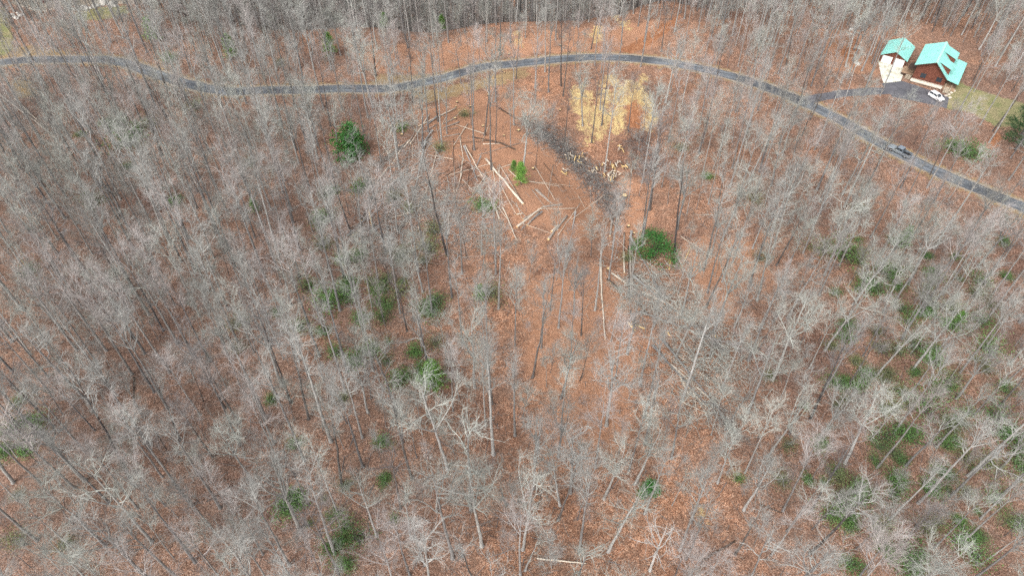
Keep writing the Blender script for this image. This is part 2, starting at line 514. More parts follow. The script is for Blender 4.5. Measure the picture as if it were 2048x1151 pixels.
# ------------------------------------------------------------------ shape helpers
class MB:
    def __init__(s): s.v = []; s.f = []
    def box(s, x0, x1, y0, y1, z0, z1):
        b = len(s.v)
        s.v += [(x, y, z) for z in (z0, z1) for y in (y0, y1) for x in (x0, x1)]
        s.f += [tuple(b + i for i in q) for q in ((0, 2, 3, 1), (4, 5, 7, 6), (0, 1, 5, 4), (2, 6, 7, 3), (0, 4, 6, 2), (1, 3, 7, 5))]
        return s
    def poly(s, pts):
        b = len(s.v); s.v += [tuple(p) for p in pts]; s.f.append(tuple(range(b, b + len(pts)))); return s
    def slabq(s, pts, t):
        """a sloping plate: four top corners, thickness t downwards"""
        b = len(s.v); n = len(pts)
        s.v += [tuple(p) for p in pts] + [(p[0], p[1], p[2] - t) for p in pts]
        s.f += [tuple(range(b, b + n)), tuple(range(b + 2 * n - 1, b + n - 1, -1))]
        s.f += [(b + i, b + n + i, b + n + (i + 1) % n, b + (i + 1) % n) for i in range(n)]
        return s
    def extr(s, prof, y0, y1, inset=0.0):
        """profile in x,z extruded along y"""
        b = len(s.v); n = len(prof)
        s.v += [(x, y0, z) for x, z in prof] + [(x, y1, z) for x, z in prof]
        s.f += [tuple(range(b, b + n)), tuple(range(b + 2 * n - 1, b + n - 1, -1))]
        s.f += [(b + i, b + n + i, b + n + (i + 1) % n, b + (i + 1) % n) for i in range(n)]
        return s
    def tube(s, a, b_, r0, r1=None, n=8):
        r1 = r0 if r1 is None else r1
        a, b_ = Vector(a), Vector(b_); d = (b_ - a).normalized()
        u = d.orthogonal().normalized(); w = d.cross(u)
        b = len(s.v)
        for p, r in ((a, r0), (b_, r1)):
            s.v += [tuple(p + (u * math.cos(2 * math.pi * k / n) + w * math.sin(2 * math.pi * k / n)) * r) for k in range(n)]
        s.f += [(b + k, b + (k + 1) % n, b + n + (k + 1) % n, b + n + k) for k in range(n)]
        s.f += [tuple(range(b + n - 1, b - 1, -1)), tuple(range(b + n, b + 2 * n))]
        return s
    def build(s, name, mat, parent=None, smooth=False, bevel=0, **kw):
        me = bpy.data.meshes.new(name)
        me.from_pydata(s.v, [], s.f); me.update()
        if smooth: me.polygons.foreach_set('use_smooth', [True] * len(me.polygons))
        o = link(name, me, parent, mat, **kw)
        if bevel:
            md = o.modifiers.new('bevel', 'BEVEL'); md.width = bevel; md.segments = 2; md.limit_method = 'ANGLE'
        return o

def empty(name, loc, rz=0.0, label=None, cat=None, group=None):
    o = link(name, None, label=label, cat=cat, group=group)
    o.location = loc; o.rotation_euler = (0, 0, rz); o.empty_display_size = .5
    return o

def copy_tree(root):
    r = root.copy(); C.objects.link(r)
    for ch in root.children:
        c = ch.copy(); C.objects.link(c); c.parent = r; c.matrix_parent_inverse = Matrix()
        for g in ch.children:
            d = g.copy(); C.objects.link(d); d.parent = c
    return r

# ------------------------------------------------------------------ cabin yard
def roof_metal():
    g = NT('green_metal_roof'); v = g.coord()
    c = g.ramp(g.noise(.5, v, 6, .7), [(.3, (.22, .58, .52)), (.7, (.32, .70, .63))])
    d = g.ramp(g.noise(2.2, v, 7, .8), [(.52, (0, 0, 0)), (.72, (1, 1, 1))])
    g.col(g.mix(g.math('MULTIPLY', d, .3), c, (.34, .44, .39)))
    g.b.inputs['Roughness'].default_value = .45; g.b.inputs['Specular IOR Level'].default_value = .5
    return g.m
M['roof'] = roof_metal()
M['seam'] = plain('green_metal_seam', (.34, .72, .65), .4, .5, 0, .05)
M['ridge'] = plain('pale_green_ridge', (.45, .78, .66), .45, .5, 0, .08)
M['white'] = plain('white_paint', (.80, .80, .79), .5, .4, 0, .04)
M['deck'] = plain('deck_boards', (.40, .27, .18), .85, .2, 0, .2, 1.5)
M['tread'] = plain('stair_tread', (.56, .48, .37), .8, .2, 0, .12)
M['stone'] = plain('pale_stone', (.60, .53, .44), .85, .2, 0, .18, 1.6)
M['glass'] = plain('dark_glass', (.035, .045, .055), .12, .6, 0, .05)
M['rubber'] = plain('rubber', (.02, .02, .02), .85, .2)
M['rim'] = plain('wheel_rim', (.45, .46, .48), .35, .5, .6)
M['trim'] = plain('dark_brown_trim', (.07, .045, .035), .8, .2)
M['rock'] = plain('pale_rock', (.56, .53, .48), .9, .15, 0, .25, 1.2)
M['black'] = plain('black_plastic', (.018, .018, .02), .6, .3)

def log_wall():
    g = NT('red_brown_logs')
    v = g.coord()
    w = g.node('ShaderNodeTexWave'); w.wave_type = 'BANDS'; w.bands_direction = 'Z'; w.inputs['Scale'].default_value = 1.15
    w.inputs['Distortion'].default_value = .3
    g.lk(v, w.inputs['Vector'])
    mp = g.node('ShaderNodeMapping'); mp.inputs['Scale'].default_value = (.5, .5, 4); g.lk(v, mp.inputs['Vector'])
    g.col(g.ramp(g.noise(1.5, mp.outputs[0], 5), [(.3, (.13, .045, .03)), (.7, (.26, .10, .065))]))
    g.bump(w.outputs['Fac'], 1, .12)
    g.b.inputs['Roughness'].default_value = .7
    return g.m
M['logwall'] = log_wall()

def concrete():
    g = NT('stained_concrete')
    v = g.coord()
    c = g.ramp(g.noise(.5, v, 5, .65), [(.35, (.50, .46, .32)), (.5, (.72, .70, .60)), (.7, (.80, .79, .74))])
    g.col(c); g.b.inputs['Roughness'].default_value = .8
    return g.m
M['concrete'] = concrete()

HO = flat(1821, 161); HRZ = math.atan2(-.55209, .83379)
HU = (math.cos(HRZ), math.sin(HRZ)); HV = (-HU[1], HU[0])
def hl(a, b, z=0): return (HO[0] + a * HU[0] + b * HV[0], HO[1] + a * HU[1] + b * HV[1], z)

slab('parking_apron', [flat(*p) for p in ((1740, 181), (1768, 166), (1802, 162), (1826, 169), (1886, 190), (1898, 196), (1893, 217), (1862, 209), (1832, 203), (1800, 197), (1762, 191), (1742, 190))][::-1],
     -.2, .075, M['asphalt_drive'], kind='structure')
slab('concrete_pad', [flat(*p) for p in ((1756, 122), (1812, 136), (1806, 150), (1801, 163), (1767, 167), (1762, 152))][::-1], -.2, .095, M['concrete'], kind='structure')

cab = empty('log_cabin', (HO[0], HO[1], 0), HRZ, 'red brown log cabin with green metal roof and dormers beside the parking area', 'cabin')
MB().box(.05, 7.95, .08, 11.75, -.3, .9).build('foundation', M['stone'], cab)
MB().extr([(0, .9), (8, .9), (8, 3.15), (4.05, 6.75), (0, 4.98)], 0, 11.8).build('wall', M['logwall'], cab)
def roof_side(name, x0, z0, x1, z1, y0, y1):
    r = MB().slabq([(x0, y0, z0), (x1, y0, z1), (x1, y1, z1), (x0, y1, z0)], .16).build(name, M['roof'], cab)
    s = MB()
    n = int((y1 - y0) / .6)
    for k in range(n + 1):
        y = y0 + .02 + (y1 - y0 - .08) * k / n
        s.slabq([(x0, y, z0 + .05), (x1, y, z1 + .05), (x1, y + .04, z1 + .05), (x0, y + .04, z0 + .05)], .06)
    s.build('seam', M['seam'], r)
    return r
roof_side('roof_slope', -.65, 4.9, 4.08, 7.0, -1.0, 12.5)
roof_side('roof_slope', 4.12, 7.0, 8.25, 3.22, -.95, 12.5)
roof_side('porch_roof', 8.0, 3.36, 11.15, 2.75, -.9, 12.45)
MB().slabq([(3.8, -1.03, 6.98), (4.1, -1.03, 7.12), (4.1, 12.53, 7.12), (3.8, 12.53, 6.98)], .08).slabq([(4.1, -1.03, 7.12), (4.4, -1.03, 6.9), (4.4, 12.53, 6.9), (4.1, 12.53, 7.12)], .08).build('ridge_cap', M['ridge'], cab)
MB().slabq([(-.7, -1.04, 4.86), (4.1, -1.04, 6.98), (4.1, -.99, 6.98), (-.7, -.99, 4.86)], .26).slabq([(4.1, -1.04, 6.98), (8.3, -1.04, 3.17), (8.3, -.99, 3.17), (4.1, -.99, 6.98)], .26).build('barge_board', M['trim'], cab)
for b0, b1 in ((.8, 4.6), (7.4, 11.7)):
    d = MB().extr([(4.9, 6.15), (7.95, 3.42), (7.95, 5.2)], b0 + .25, b1 - .25).build('dormer', M['logwall'], cab)
    MB().slabq([(4.5, b0, 6.72), (8.3, b0, 5.28), (8.3, b1, 5.28), (4.5, b1, 6.72)], .14).build('dormer_roof', M['roof'], d)
    MB().box(7.94, 7.99, b0 + 1.1, b1 - 1.1, 3.9, 4.9).build('dormer_window', M['glass'], d)
for a0, a1 in ((1.7, 3.1), (5.7, 7.1)):
    w = MB().box(a0, a1, -.05, .02, 1.6, 2.9).build('window', M['trim'], cab)
    m = (a0 + a1) / 2
    MB().box(a0 + .08, m - .03, -.07, -.04, 1.68, 2.82).build('pane', M['glass'], w)
    MB().box(m + .03, a1 - .08, -.07, -.04, 1.68, 2.82).build('pane', M['glass'], w)
MB().tube((-.1, -.62, .52), (7.9, -.62, .52), .42, .42, 14).build('foundation_log', M['stone'], cab, smooth=False)
MB().box(8.0, 10.95, .1, 11.7, -.2, .88).build('porch_floor', M['deck'], cab)
for b in (.2, 4.0, 7.8, 11.5):
    MB().box(10.7, 10.86, b, b + .16, .88, 2.72).build('porch_post', M['trim'], cab)
for b0, b1 in ((.36, 4.0), (4.16, 7.8), (7.96, 11.5)):
    r = MB().box(10.74, 10.82, b0, b1, 1.62, 1.72).box(10.74, 10.82, b0, b1, 1.02, 1.09)
    n = 14
    for k in range(n): y = b0 + (b1 - b0) * (k + .5) / n; r.box(10.76, 10.8, y - .02, y + .02, 1.09, 1.62)
    r.build('porch_railing', M['tread'], cab)
st = MB().box(8.45, 8.53, -2.0, .1, -.05, .25).box(9.87, 9.95, -2.0, .1, -.05, .25).build('stair', M['trim'], cab)
for k in range(6):
    MB().box(8.5, 9.9, -.32 - .33 * k, -.04 - .33 * k, .80 - .13 * k, .86 - .13 * k).build('tread', M['tread'], st)
for a in (8.45, 9.87):
    MB().tube((a + .04, -.05, 1.75), (a + .04, -2.0, 1.0), .05, .05, 6).tube((a + .04, -2.0, 1.0), (a + .04, -2.0, 0), .05, .05, 6).tube((a + .04, -.05, 1.75), (a + .04, -.05, .8), .05, .05, 6).build('handrail', M['tread'], st)
dk = MB().box(-3.1, -.05, 1.6, 5.6, .3, .78).build('side_deck', M['trim'], cab)
for k in range(13):
    y = 1.6 + .308 * k
    MB().box(-3.15, -.03, y, y + .28, .785, .84).build('plank', M['deck'], dk)
st2 = MB().box(-1.75, -1.67, .3, 1.6, -.05, .2).box(-.33, -.25, .3, 1.6, -.05, .2).build('stair', M['trim'], cab)
for k in range(4):
    MB().box(-1.72, -.28, 1.24 - .33 * k, 1.54 - .33 * k, .62 - .17 * k, .68 - .17 * k).build('tread', M['tread'], st2)
MB().slabq([(-1.9, .6, 2.75), (0, .6, 3.15), (0, 4.4, 3.15), (-1.9, 4.4, 2.75)], .1).build('side_awning', M['trim'], cab)
MB().box(-.06, 0, 2.0, 3.0, .86, 2.7).build('side_door', M['trim'], cab)

gar = empty('garage', (HO[0], HO[1], 0), HRZ, 'two bay garage with green gable roof and white doors', 'garage')
gar.location = hl(-6.45, 10.2)
def G(a): return a + 6.45
gw = MB().extr([(-3.25, 0), (3.25, 0), (3.25, 2.35), (0, 3.95), (-3.25, 2.35)], -4.35, 4.4).build('wall', M['logwall'], gar)
for sx in (-1, 1):
    x0, z0, x1, z1 = 3.62 * sx, 2.36, .0, 4.22
    r = MB().slabq([(x0, -4.95, z0), (x1, -4.95, z1), (x1, 4.85, z1), (x0, 4.85, z0)][::(1 if sx < 0 else -1)], .14).build('roof_slope', M['roof'], gar)
    s = MB()
    for k in range(17):
        y = -4.93 + 9.72 * k / 16
        s.slabq([(x0, y, z0 + .05), (x1, y, z1 + .05), (x1, y + .04, z1 + .05), (x0, y + .04, z0 + .05)][::(1 if sx < 0 else -1)], .06)
    s.build('seam', M['seam'], r)
MB().slabq([(-.22, -4.98, 4.16), (0, -4.98, 4.3), (0, 4.88, 4.3), (-.22, 4.88, 4.16)], .05).slabq([(0, -4.98, 4.3), (.22, -4.98, 4.16), (.22, 4.88, 4.16), (0, 4.88, 4.3)], .05).build('ridge_cap', M['ridge'], gar)
for a0 in (-2.95, .3):
    d = MB().box(a0, a0 + 2.65, -4.42, -4.34, .1, 2.15).build('garage_door', M['white'], gar)
    for k in range(4):
        MB().box(a0 + .04, a0 + 2.61, -4.455, -4.425, .14 + .5 * k, .60 + .5 * k).build('panel', M['white'], d)

# rail fence by the parking apron
fn = empty('rail_fence', hl(0, 0), 0, 'short weathered rail fence at the edge of the parking area', 'fence')
fa, fb = hit(1776, 199), hit(1800, 208)
fn.location = fa
for k in range(4):
    t = k / 3; x, y = (fb[0] - fa[0]) * t, (fb[1] - fa[1]) * t
    MB().box(x - .07, x + .07, y - .07, y + .07, -.4, 1.15).build('post', M['log_grey'], fn)
for z in (.5, .95):
    MB().tube((0, .1, z), (fb[0] - fa[0], fb[1] - fa[1] + .1, z), .05, .05, 6).build('rail', M['log_grey'], fn)

# ------------------------------------------------------------------ vehicles
def loft(sections):
    """closed rings (x, half width, z pairs) along x, joined"""
    m = MB(); n = len(sections[0])
    for s in sections: m.v += s
    for i in range(len(sections) - 1):
        for k in range(n):
            m.f.append((i * n + k, i * n + (k + 1) % n, (i + 1) * n + (k + 1) % n, (i + 1) * n + k))
    m.f.append(tuple(range(n - 1, -1, -1))); m.f.append(tuple(range((len(sections) - 1) * n, len(sections) * n)))
    return m
def ring(x, w, z0, z1, r=.12):
    return [(x, -w + r * .4, z0), (x, w - r * .4, z0), (x, w, z0 + r), (x, w, z1 - r), (x, w - r, z1), (x, -w + r, z1), (x, -w, z1 - r), (x, -w, z0 + r)]
def wheels(root, xs, w, r):
    for x in xs:
        for s in (-1, 1):
            t = MB().tube((x, s * (w - .24), r), (x, s * (w + .015), r), r, r, 16).build('wheel', M['rubber'], root)
            MB().tube((x, s * (w - .03), r), (x, s * (w + .03), r), r * .6, r * .55, 12).build('rim', M['rim'], t)
def paint(name, c, metal=0):
    g = NT(name); g.col(c); g.b.inputs['Roughness'].default_value = .25; g.b.inputs['Metallic'].default_value = metal
    g.b.inputs['Coat Weight'].default_value = .6; g.b.inputs['Specular IOR Level'].default_value = .5
    return g.m
M['paint_white'] = paint('white_car_paint', (.82, .82, .82))
M['paint_silver'] = paint('silver_blue_car_paint', (.28, .325, .37), .35)
def glasshouse(root, xr0, xr1, xt0, xt1, w0, w1, z0, z1, pm):
    """sloping cabin: dark glass body, pillars and roof in paint"""
    g = MB()
    b = [(xr0, -w0, z0), (xr1, -w0, z0), (xr1, w0, z0), (xr0, w0, z0)]
    t = [(xt0, -w1, z1), (xt1, -w1, z1), (xt1, w1, z1), (xt0, w1, z1)]
    g.v += b + t
    g.f += [(0, 1, 5, 4), (1, 2, 6, 5), (2, 3, 7, 6), (3, 0, 4, 7), (4, 5, 6, 7)]
    g.build('windows', M['glass'], root)
    for i in range(4): MB().tube(b[i], t[i], .06, .05, 6).build('pillar', pm, root)
    for s in (-1, 1):
        xm0, xm1 = (xr0 + xr1) / 2, (xt0 + xt1) / 2
        MB().tube((xm0, s * w0, z0), (xm1, s * w1, z1), .05, .05, 6).build('pillar', pm, root)
    loft([ring(xt0 - .05, w1 + .04, z1 - .06, z1 + .05, .04), ring((xt0 + xt1) / 2, w1 + .05, z1 - .06, z1 + .08, .04), ring(xt1 + .05, w1 + .04, z1 - .06, z1 + .05, .04)]).build('roof', pm, root)
def suv(loc, rz):
    r = empty('sport_utility_vehicle', loc, rz, 'white sport utility vehicle parked by the cabin stairs', 'car')
    pm = M['paint_white']
    loft([ring(-2.25, .78, .42, .95), ring(-2.15, .9, .3, 1.06), ring(-1.0, .93, .28, 1.08), ring(.8, .93, .28, 1.08), ring(1.1, .92, .28, 1.05), ring(1.95, .88, .3, .96), ring(2.25, .74, .42, .82)]).build('body', pm, r)
    glasshouse(r, -2.1, 1.05, -1.85, .25, .82, .66, 1.02, 1.62, pm)
    wheels(r, (-1.35, 1.35), .9, .36)
    MB().box(2.18, 2.27, -.5, .5, .5, .74).build('grille', M['black'], r)
    for s in (-1, 1):
        MB().box(2.08, 2.2, s * .72 - .14, s * .72 + .14, .66, .82).build('headlight', M['rim'], r)
        MB().box(-2.24, -2.14, s * .74 - .09, s * .74 + .09, .7, .98).build('tail_light', M['clay_red'], r)
        MB().box(.62, .8, s * 1.0 - .1, s * 1.0 + .1, 1.06, 1.2).build('mirror', pm, r)
    return r
M['clay_red'] = plain('tail_light_red', (.45, .02, .02), .3, .5)
def pickup(loc, rz):
    r = empty('pickup_truck', loc, rz, 'silver pickup truck on the paved road, open bed behind', 'truck')
    pm = M['paint_silver']
    loft([ring(-.95, .98, .45, 1.15), ring(.9, .98, .45, 1.15), ring(1.2, .97, .45, 1.14), ring(2.6, .92, .45, 1.04), ring(2.9, .8, .5, .92)]).build('body', pm, r)
    glasshouse(r, -.9, 1.3, -.75, .55, .88, .74, 1.1, 1.82, pm)
    MB().box(-2.9, -.97, -.9, .9, .5, .72).build('bed_floor', M['black'], r)
    for s in (-1, 1):
        MB().box(-2.9, -.97, s * .93 - .06, s * .93 + .06, .5, 1.18).build('bed_side', pm, r, bevel=.03)
        MB().box(2.75, 2.92, s * .72 - .16, s * .72 + .16, .7, .88).build('headlight', M['rim'], r)
        MB().box(.75, .95, s * 1.1 - .13, s * 1.1 + .13, 1.15, 1.35).build('mirror', M['black'], r)
    MB().box(-3.0, -2.9, -.98, .98, .55, 1.18).build('tailgate', pm, r, bevel=.03)
    MB().box(2.86, 2.98, -.85, .85, .42, .6).build('bumper', M['rim'], r)
    MB().box(-3.08, -2.98, -.85, .85, .42, .56).build('bumper', M['rim'], r)
    MB().box(2.84, 2.93, -.5, .5, .62, .86).build('grille', M['black'], r)
    wheels(r, (-1.95, 1.85), .94, .42)
    return r
c = hl(7.6, -6.2)
suv((c[0], c[1], .08), HRZ + math.atan2(-1.97, 3.23)).scale = (.93, .93, .93)
ti = int(np.argmin(np.hypot(road[:, 0] - flat(1796, 305)[0], road[:, 1] - flat(1796, 305)[1])))
tt = road[ti - 1] - road[ti + 1]
tn = np.array([-tt[1], tt[0]]) / np.hypot(tt[0], tt[1])
pickup((road[ti][0] + tn[0] * .25, road[ti][1] + tn[1] * .25, road[ti][2] + .13), math.atan2(tt[1], tt[0])).scale = (.94, .94, .94)

# ------------------------------------------------------------------ boulders and yard bits
def boulder(px, py, r, label, group=None, mat='rock', sx=1.0, seed=0):
    g = np.random.default_rng(seed)
    import bmesh
    bm = bmesh.new(); bmesh.ops.create_icosphere(bm, subdivisions=2, radius=1)
    k = g.normal(0, 1, (4, 3))
    for v in bm.verts:
        d = 1 + .16 * math.sin(k[0] @ np.array(v.co) * 2.2) + .12 * math.sin(k[1] @ np.array(v.co) * 3.7 + 1) + .05 * g.normal()
        v.co = Vector((v.co.x * r * sx * d, v.co.y * r * .8 * d, max(-.35, v.co.z) * r * .65 * d))
    me = bpy.data.meshes.new('boulder'); bm.to_mesh(me); bm.free()
    x, y, z = hit(px, py)
    o = link('boulder', me, None, M[mat], label, 'boulder', group)
    o.location = (x, y, z + .12 * r); o.rotation_euler = (0, 0, g.uniform(0, 6))
    return o
boulder(1701, 60, .8, 'pale grey boulder on the bare clay slope uphill of the garage', seed=1)
boulder(1714, 128, .75, 'whitish boulder in leaf litter between the driveway and bare clay slope', seed=2, sx=1.3)
boulder(1561, 20, .7, 'dark grey boulder among trunks far uphill of the garage', seed=3)
for i, (px, py) in enumerate(((148, 19), (156, 18), (170, 18), (180, 17), (192, 13), (206, 5), (213, 3), (222, 9), (226, 10), (233, 13))):
    boulder(px, py, .75 + .3 * (i % 3), 'pale boulder in the row edging the far lawn', 'boulders edging the far lawn', seed=10 + i, sx=1.3)
for i, (px, py) in enumerate(((24, 30), (30, 35), (36, 27), (40, 32), (46, 30), (34, 37))):
    boulder(px, py, .6 + .2 * (i % 2), 'whitish boulder in the loose heap beside the far track', 'boulders heaped beside the far track', seed=30 + i)
for i, (px, py) in enumerate(((1898, 190), (1903, 186), (1907, 182), (1900, 196), (1892, 192))):
    boulder(px, py, .45, 'small tan boulder between the cabin stairs and lawn', 'boulders by the cabin stairs', 'stone', seed=50 + i)
# dark red shed at the far track
sx_, sy_, sz_ = hit(96, 14)
sh = empty('shed', (sx_, sy_ + 6, sz_), .25, 'dark red shed beyond the far track and its pale border stones', 'shed')
MB().extr([(-4, -.3), (4, -.3), (4, 2.4), (0, 3.6), (-4, 2.4)], -3, 3).build('wall', plain('dark_red_boards', (.10, .03, .03)), sh)
for s in (-1, 1):
    MB().slabq([(4.4 * s, -3.4, 2.36), (0, -3.4, 3.78), (0, 3.4, 3.78), (4.4 * s, 3.4, 2.36)][::(1 if s < 0 else -1)], .12).build('roof_slope', plain('maroon_metal_roof', (.16, .05, .06), .5), sh)
MB().box(-1.2, 1.2, -3.06, -3.0, 0, 2.1).build('door', M['trim'], sh)
bline = spline([hit(*p) for p in ((38, 11), (58, 17), (76, 22), (97, 23), (115, 14), (146, 1))], 1.3)
brd = empty('stone_border', tuple(bline[0]), 0, 'curving low border of pale stones along the far track', 'border')
bst = MB().box(-.62, .62, -.3, .3, -.3, .42)
proto = bst.build('stone', M['stone'], brd, bevel=.1)
for i in range(len(bline) - 1):
    o = proto if i == 0 else proto.copy()
    if i: C.objects.link(o)
    d = bline[i + 1] - bline[i]
    o.location = tuple((bline[i] + bline[i + 1]) / 2 - bline[0]); o.rotation_euler = (0, 0, math.atan2(d[1], d[0]))

# ------------------------------------------------------------------ bare tree growth (vectorised)
def unit(a): return a / (np.linalg.norm(a, axis=-1, keepdims=True) + 1e-9)

def walk(start, d, length, k, wander, up, g):
    n = len(start)
    P = np.zeros((n, k, 3)); P[:, 0] = start
    d = unit(d)
    for j in range(1, k):
        d = unit(d + g.normal(0, 1, (n, 3)) * np.reshape(wander, (-1, 1)) + np.array([0, 0, 1.]) * up)
        P[:, j] = P[:, j - 1] + d * (length / (k - 1))[:, None]
    return P

def kids(par, rad, per, t0, t1, ang, lens, k, wander, up, rmax, rtip, g, ratio=.7, taper=.45):
    n, kp, _ = par.shape
    ids = np.repeat(np.arange(n), per)
    t = (np.tile(np.arange(per), n) + g.uniform(0, 1, n * per)) / per
    t = t0 + (t1 - t0) * t
    f = t * (kp - 1); i = np.minimum(f.astype(int), kp - 2); fr = (f - i)[:, None]
    pos = par[ids, i] * (1 - fr) + par[ids, i + 1] * fr
    tan = unit(par[ids, i + 1] - par[ids, i])
    r = rad[ids, i] * (1 - fr[:, 0]) + rad[ids, i + 1] * fr[:, 0]
    perp = unit(np.cross(tan, g.normal(0, 1, (len(ids), 3))))
    a = np.radians(g.normal(ang, ang * .22, len(ids)))[:, None]
    L = (lens(t) if callable(lens) else lens * (1 - taper * t)) * np.exp(g.normal(0, .28, len(ids)))
    P = walk(pos, tan * np.cos(a) + perp * np.sin(a), L, k, wander, up, g)
    r0 = np.minimum(r * ratio, rmax * (.7 + .5 * g.random(len(ids))))
    R = r0[:, None] + (np.minimum(rtip, r0)[:, None] - r0[:, None]) * np.linspace(0, 1, k)[None, :] ** .8
    return P, R

def tubes(P, R, sides, tip=True):
    n, k, _ = P.shape
    d = unit(P[:, -1] - P[:, 0])
    ref = np.where(np.abs(d[:, 2:3]) > .8, np.array([[1., 0, 0]]), np.array([[0, 0, 1.]]))
    u = unit(np.cross(d, ref)); w = np.cross(d, u)
    a = np.arange(sides) * 2 * math.pi / sides
    off = u[:, None, :] * np.cos(a)[None, :, None] + w[:, None, :] * np.sin(a)[None, :, None]      # n,s,3
    kk = k - 1 if tip else k
    V = (P[:, :kk, None, :] + off[:, None, :, :] * R[:, :kk, None, None]).reshape(-1, 3)
    base = (np.arange(n) * kk * sides)[:, None, None]
    q = np.zeros((0, 4), int)
    if kk > 1:
        j = np.arange(kk - 1)[None, :, None] * sides; s0 = np.arange(sides)[None, None, :]; s1 = (s0 + 1) % sides
        q = np.stack([base + j + s0, base + j + s1, base + j + sides + s1, base + j + sides + s0], -1).reshape(-1, 4)
    tr = np.zeros((0, 3), int)
    if tip:
        b = base[:, :, 0] + (kk - 1) * sides
        s0 = np.arange(sides)[None, :]; s1 = (s0 + 1) % sides
        apex = (len(V) + np.arange(n))[:, None] + 0 * s0
        tr = np.stack([b + s0, b + s1, apex], -1).reshape(-1, 3)
        V = np.concatenate([V, P[:, -1]])
    return V, q, tr

def merge(parts):
    V, Q, T, o = [], [], [], 0
    for v, q, t in parts:
        V.append(v); Q.append(q + o); T.append(t + o); o += len(v)
    return np.concatenate(V), np.concatenate(Q), np.concatenate(T)

TW = 1.0    # twig thickness factor
def grow(seed, Ht, r0, cb, n1, L1, a1, up1, wa1, n2, L2, n3, L3, n4, L4, lean=.02, bend=.03, fork=0, a2=42, a3=40, up2=.06, wa2=.12, limb=.34):
    g = np.random.default_rng(seed)
    k = 16
    z = np.linspace(0, Ht, k)
    off = np.cumsum(g.normal(0, bend, (k, 2)), axis=0) * (Ht / k) + g.normal(0, lean, 2)[None] * z[:, None]
    off -= off[0]
    trunk = np.concatenate([off, z[:, None]], 1)
    t = z / Ht
    rad = r0 * ((1 - t) ** .85 * .93 + .05)
    trunk = np.concatenate([[trunk[0] - [0, 0, 1.2]], [trunk[0] + [0, 0, 0]], [trunk[0] + (trunk[1] - trunk[0]) * .25], trunk[1:]])
    rad = np.concatenate([[rad[0] * 1.5], [rad[0] * 1.42], [rad[0] * 1.06], rad[1:]])
    tk, tr = trunk[2:][None], rad[2:][None]
    big, big_r = [(trunk[None], rad[None], 9)], None
    if fork:
        ph = g.uniform(0, 6.28)
        fp = trunk[9]; fr = rad[9]
        d = np.array([[math.cos(ph + i * 6.28 / fork) * .55, math.sin(ph + i * 6.28 / fork) * .55, 1.0] for i in range(fork)])
        FP = walk(np.repeat(fp[None], fork, 0), d, Ht * .42 * np.exp(g.normal(0, .12, fork)), 8, .10, .07, g)
        FR = fr * .75 * np.linspace(1, .12, 8)[None, :] * np.ones((fork, 1))
        big.append((FP, FR, 7))
    span = 1 - cb
    lens = lambda q: L1 * np.clip(1.08 - .75 * np.clip((q - cb) / span, 0, 1) ** 1.3, .25, 1) * np.clip(.55 + (q - cb) / span * 2.2, .5, 1)
    A, AR = kids(tk, tr, n1, cb, .99, a1, lens, 7, wa1, up1, r0 * limb, .022 if limb < .38 else .03, g, .85)
    if fork:
        B, BR = kids(FP, FR, max(4, n1 // 2), .2, .99, a1 * .9, L1 * .8, 7, wa1, up1, r0 * .32, .022, g, .8)
        A, AR = np.concatenate([A, B]), np.concatenate([AR, BR])
        A, AR = np.concatenate([A, resample(FP, 7)]), np.concatenate([AR, resample(FR[..., None], 7)[..., 0]])
    D, DR = kids(A, AR, n2, .18, .98, a2, L2, 5, wa2, up2, .037 if limb < .38 else .044, .011, g, .8)
    # twigs also on the trunk tip and limbs themselves
    E, ER = kids(D, DR, n3, .12, 1.0, a3, L3, 4, .16, .05, .0155 * TW, .0065 * TW, g, .7)
    F, FR2 = kids(A, AR, n3, .35, 1.0, a3 + 8, L3 * 1.1, 4, .16, .05, .0155 * TW, .0065 * TW, g, .7)
    E, ER = np.concatenate([E, F]), np.concatenate([ER, FR2])
    S, SR = kids(E, ER, n4, .15, 1.0, 36, L4, 2, .0, .0, .0095 * TW, .002, g, .9, .3)
    limbs = merge([tubes(p, r, s, False) for p, r, s in big])
    crown = merge([tubes(A, AR, 5), tubes(D, DR, 4), tubes(E, ER, 3), tubes(S, SR, 3)])
    return limbs, crown

def resample(P, k):
    n, kp, c = P.shape
    f = np.linspace(0, kp - 1, k); i = np.minimum(f.astype(int), kp - 2); fr = (f - i)[None, :, None]
    return P[:, i] * (1 - fr) + P[:, i + 1] * fr

def tree_meshes(name, limbs, crown, mb, mt):
    a = new_mesh(name + '_trunk', limbs[0], limbs[1], limbs[2], True); a.materials.append(M[mb])
    b = new_mesh(name + '_crown', crown[0], crown[1], crown[2], False); b.materials.append(M[mt])
    return a, b

PROTO = []      # (kind, trunk mesh, crown mesh, height)
def proto_tree(kind, mb, mt, **kw):
    l, c = grow(**kw)
    PROTO.append((kind, *tree_meshes(kind, l, c, mb, mt), kw['Ht'], mb, mt))
# tall straight woodland trees with upswept twigs
for i in range(6):
    proto_tree('tall', ('bark', 'bark_pale', 'bark', 'bark', 'bark_pale', 'bark')[i], ('twig', 'twig', 'twig_pink', 'twig', 'twig_lichen', 'twig_pink')[i],
               seed=100 + i, Ht=(25, 27, 23.5, 26, 22, 24.5)[i], r0=(.25, .29, .19, .26, .17, .22)[i], cb=(.58, .62, .55, .64, .52, .58)[i], n1=(13, 12, 13, 12, 13, 13)[i],
               L1=(4.8, 4.6, 4.3, 4.4, 4.2, 5.0)[i], a1=(44, 38, 46, 40, 48, 50)[i], up1=.10, wa1=.10, n2=7, L2=2.2, n3=4, L3=1.25, n4=2, L4=.62, bend=.018, lean=.03)
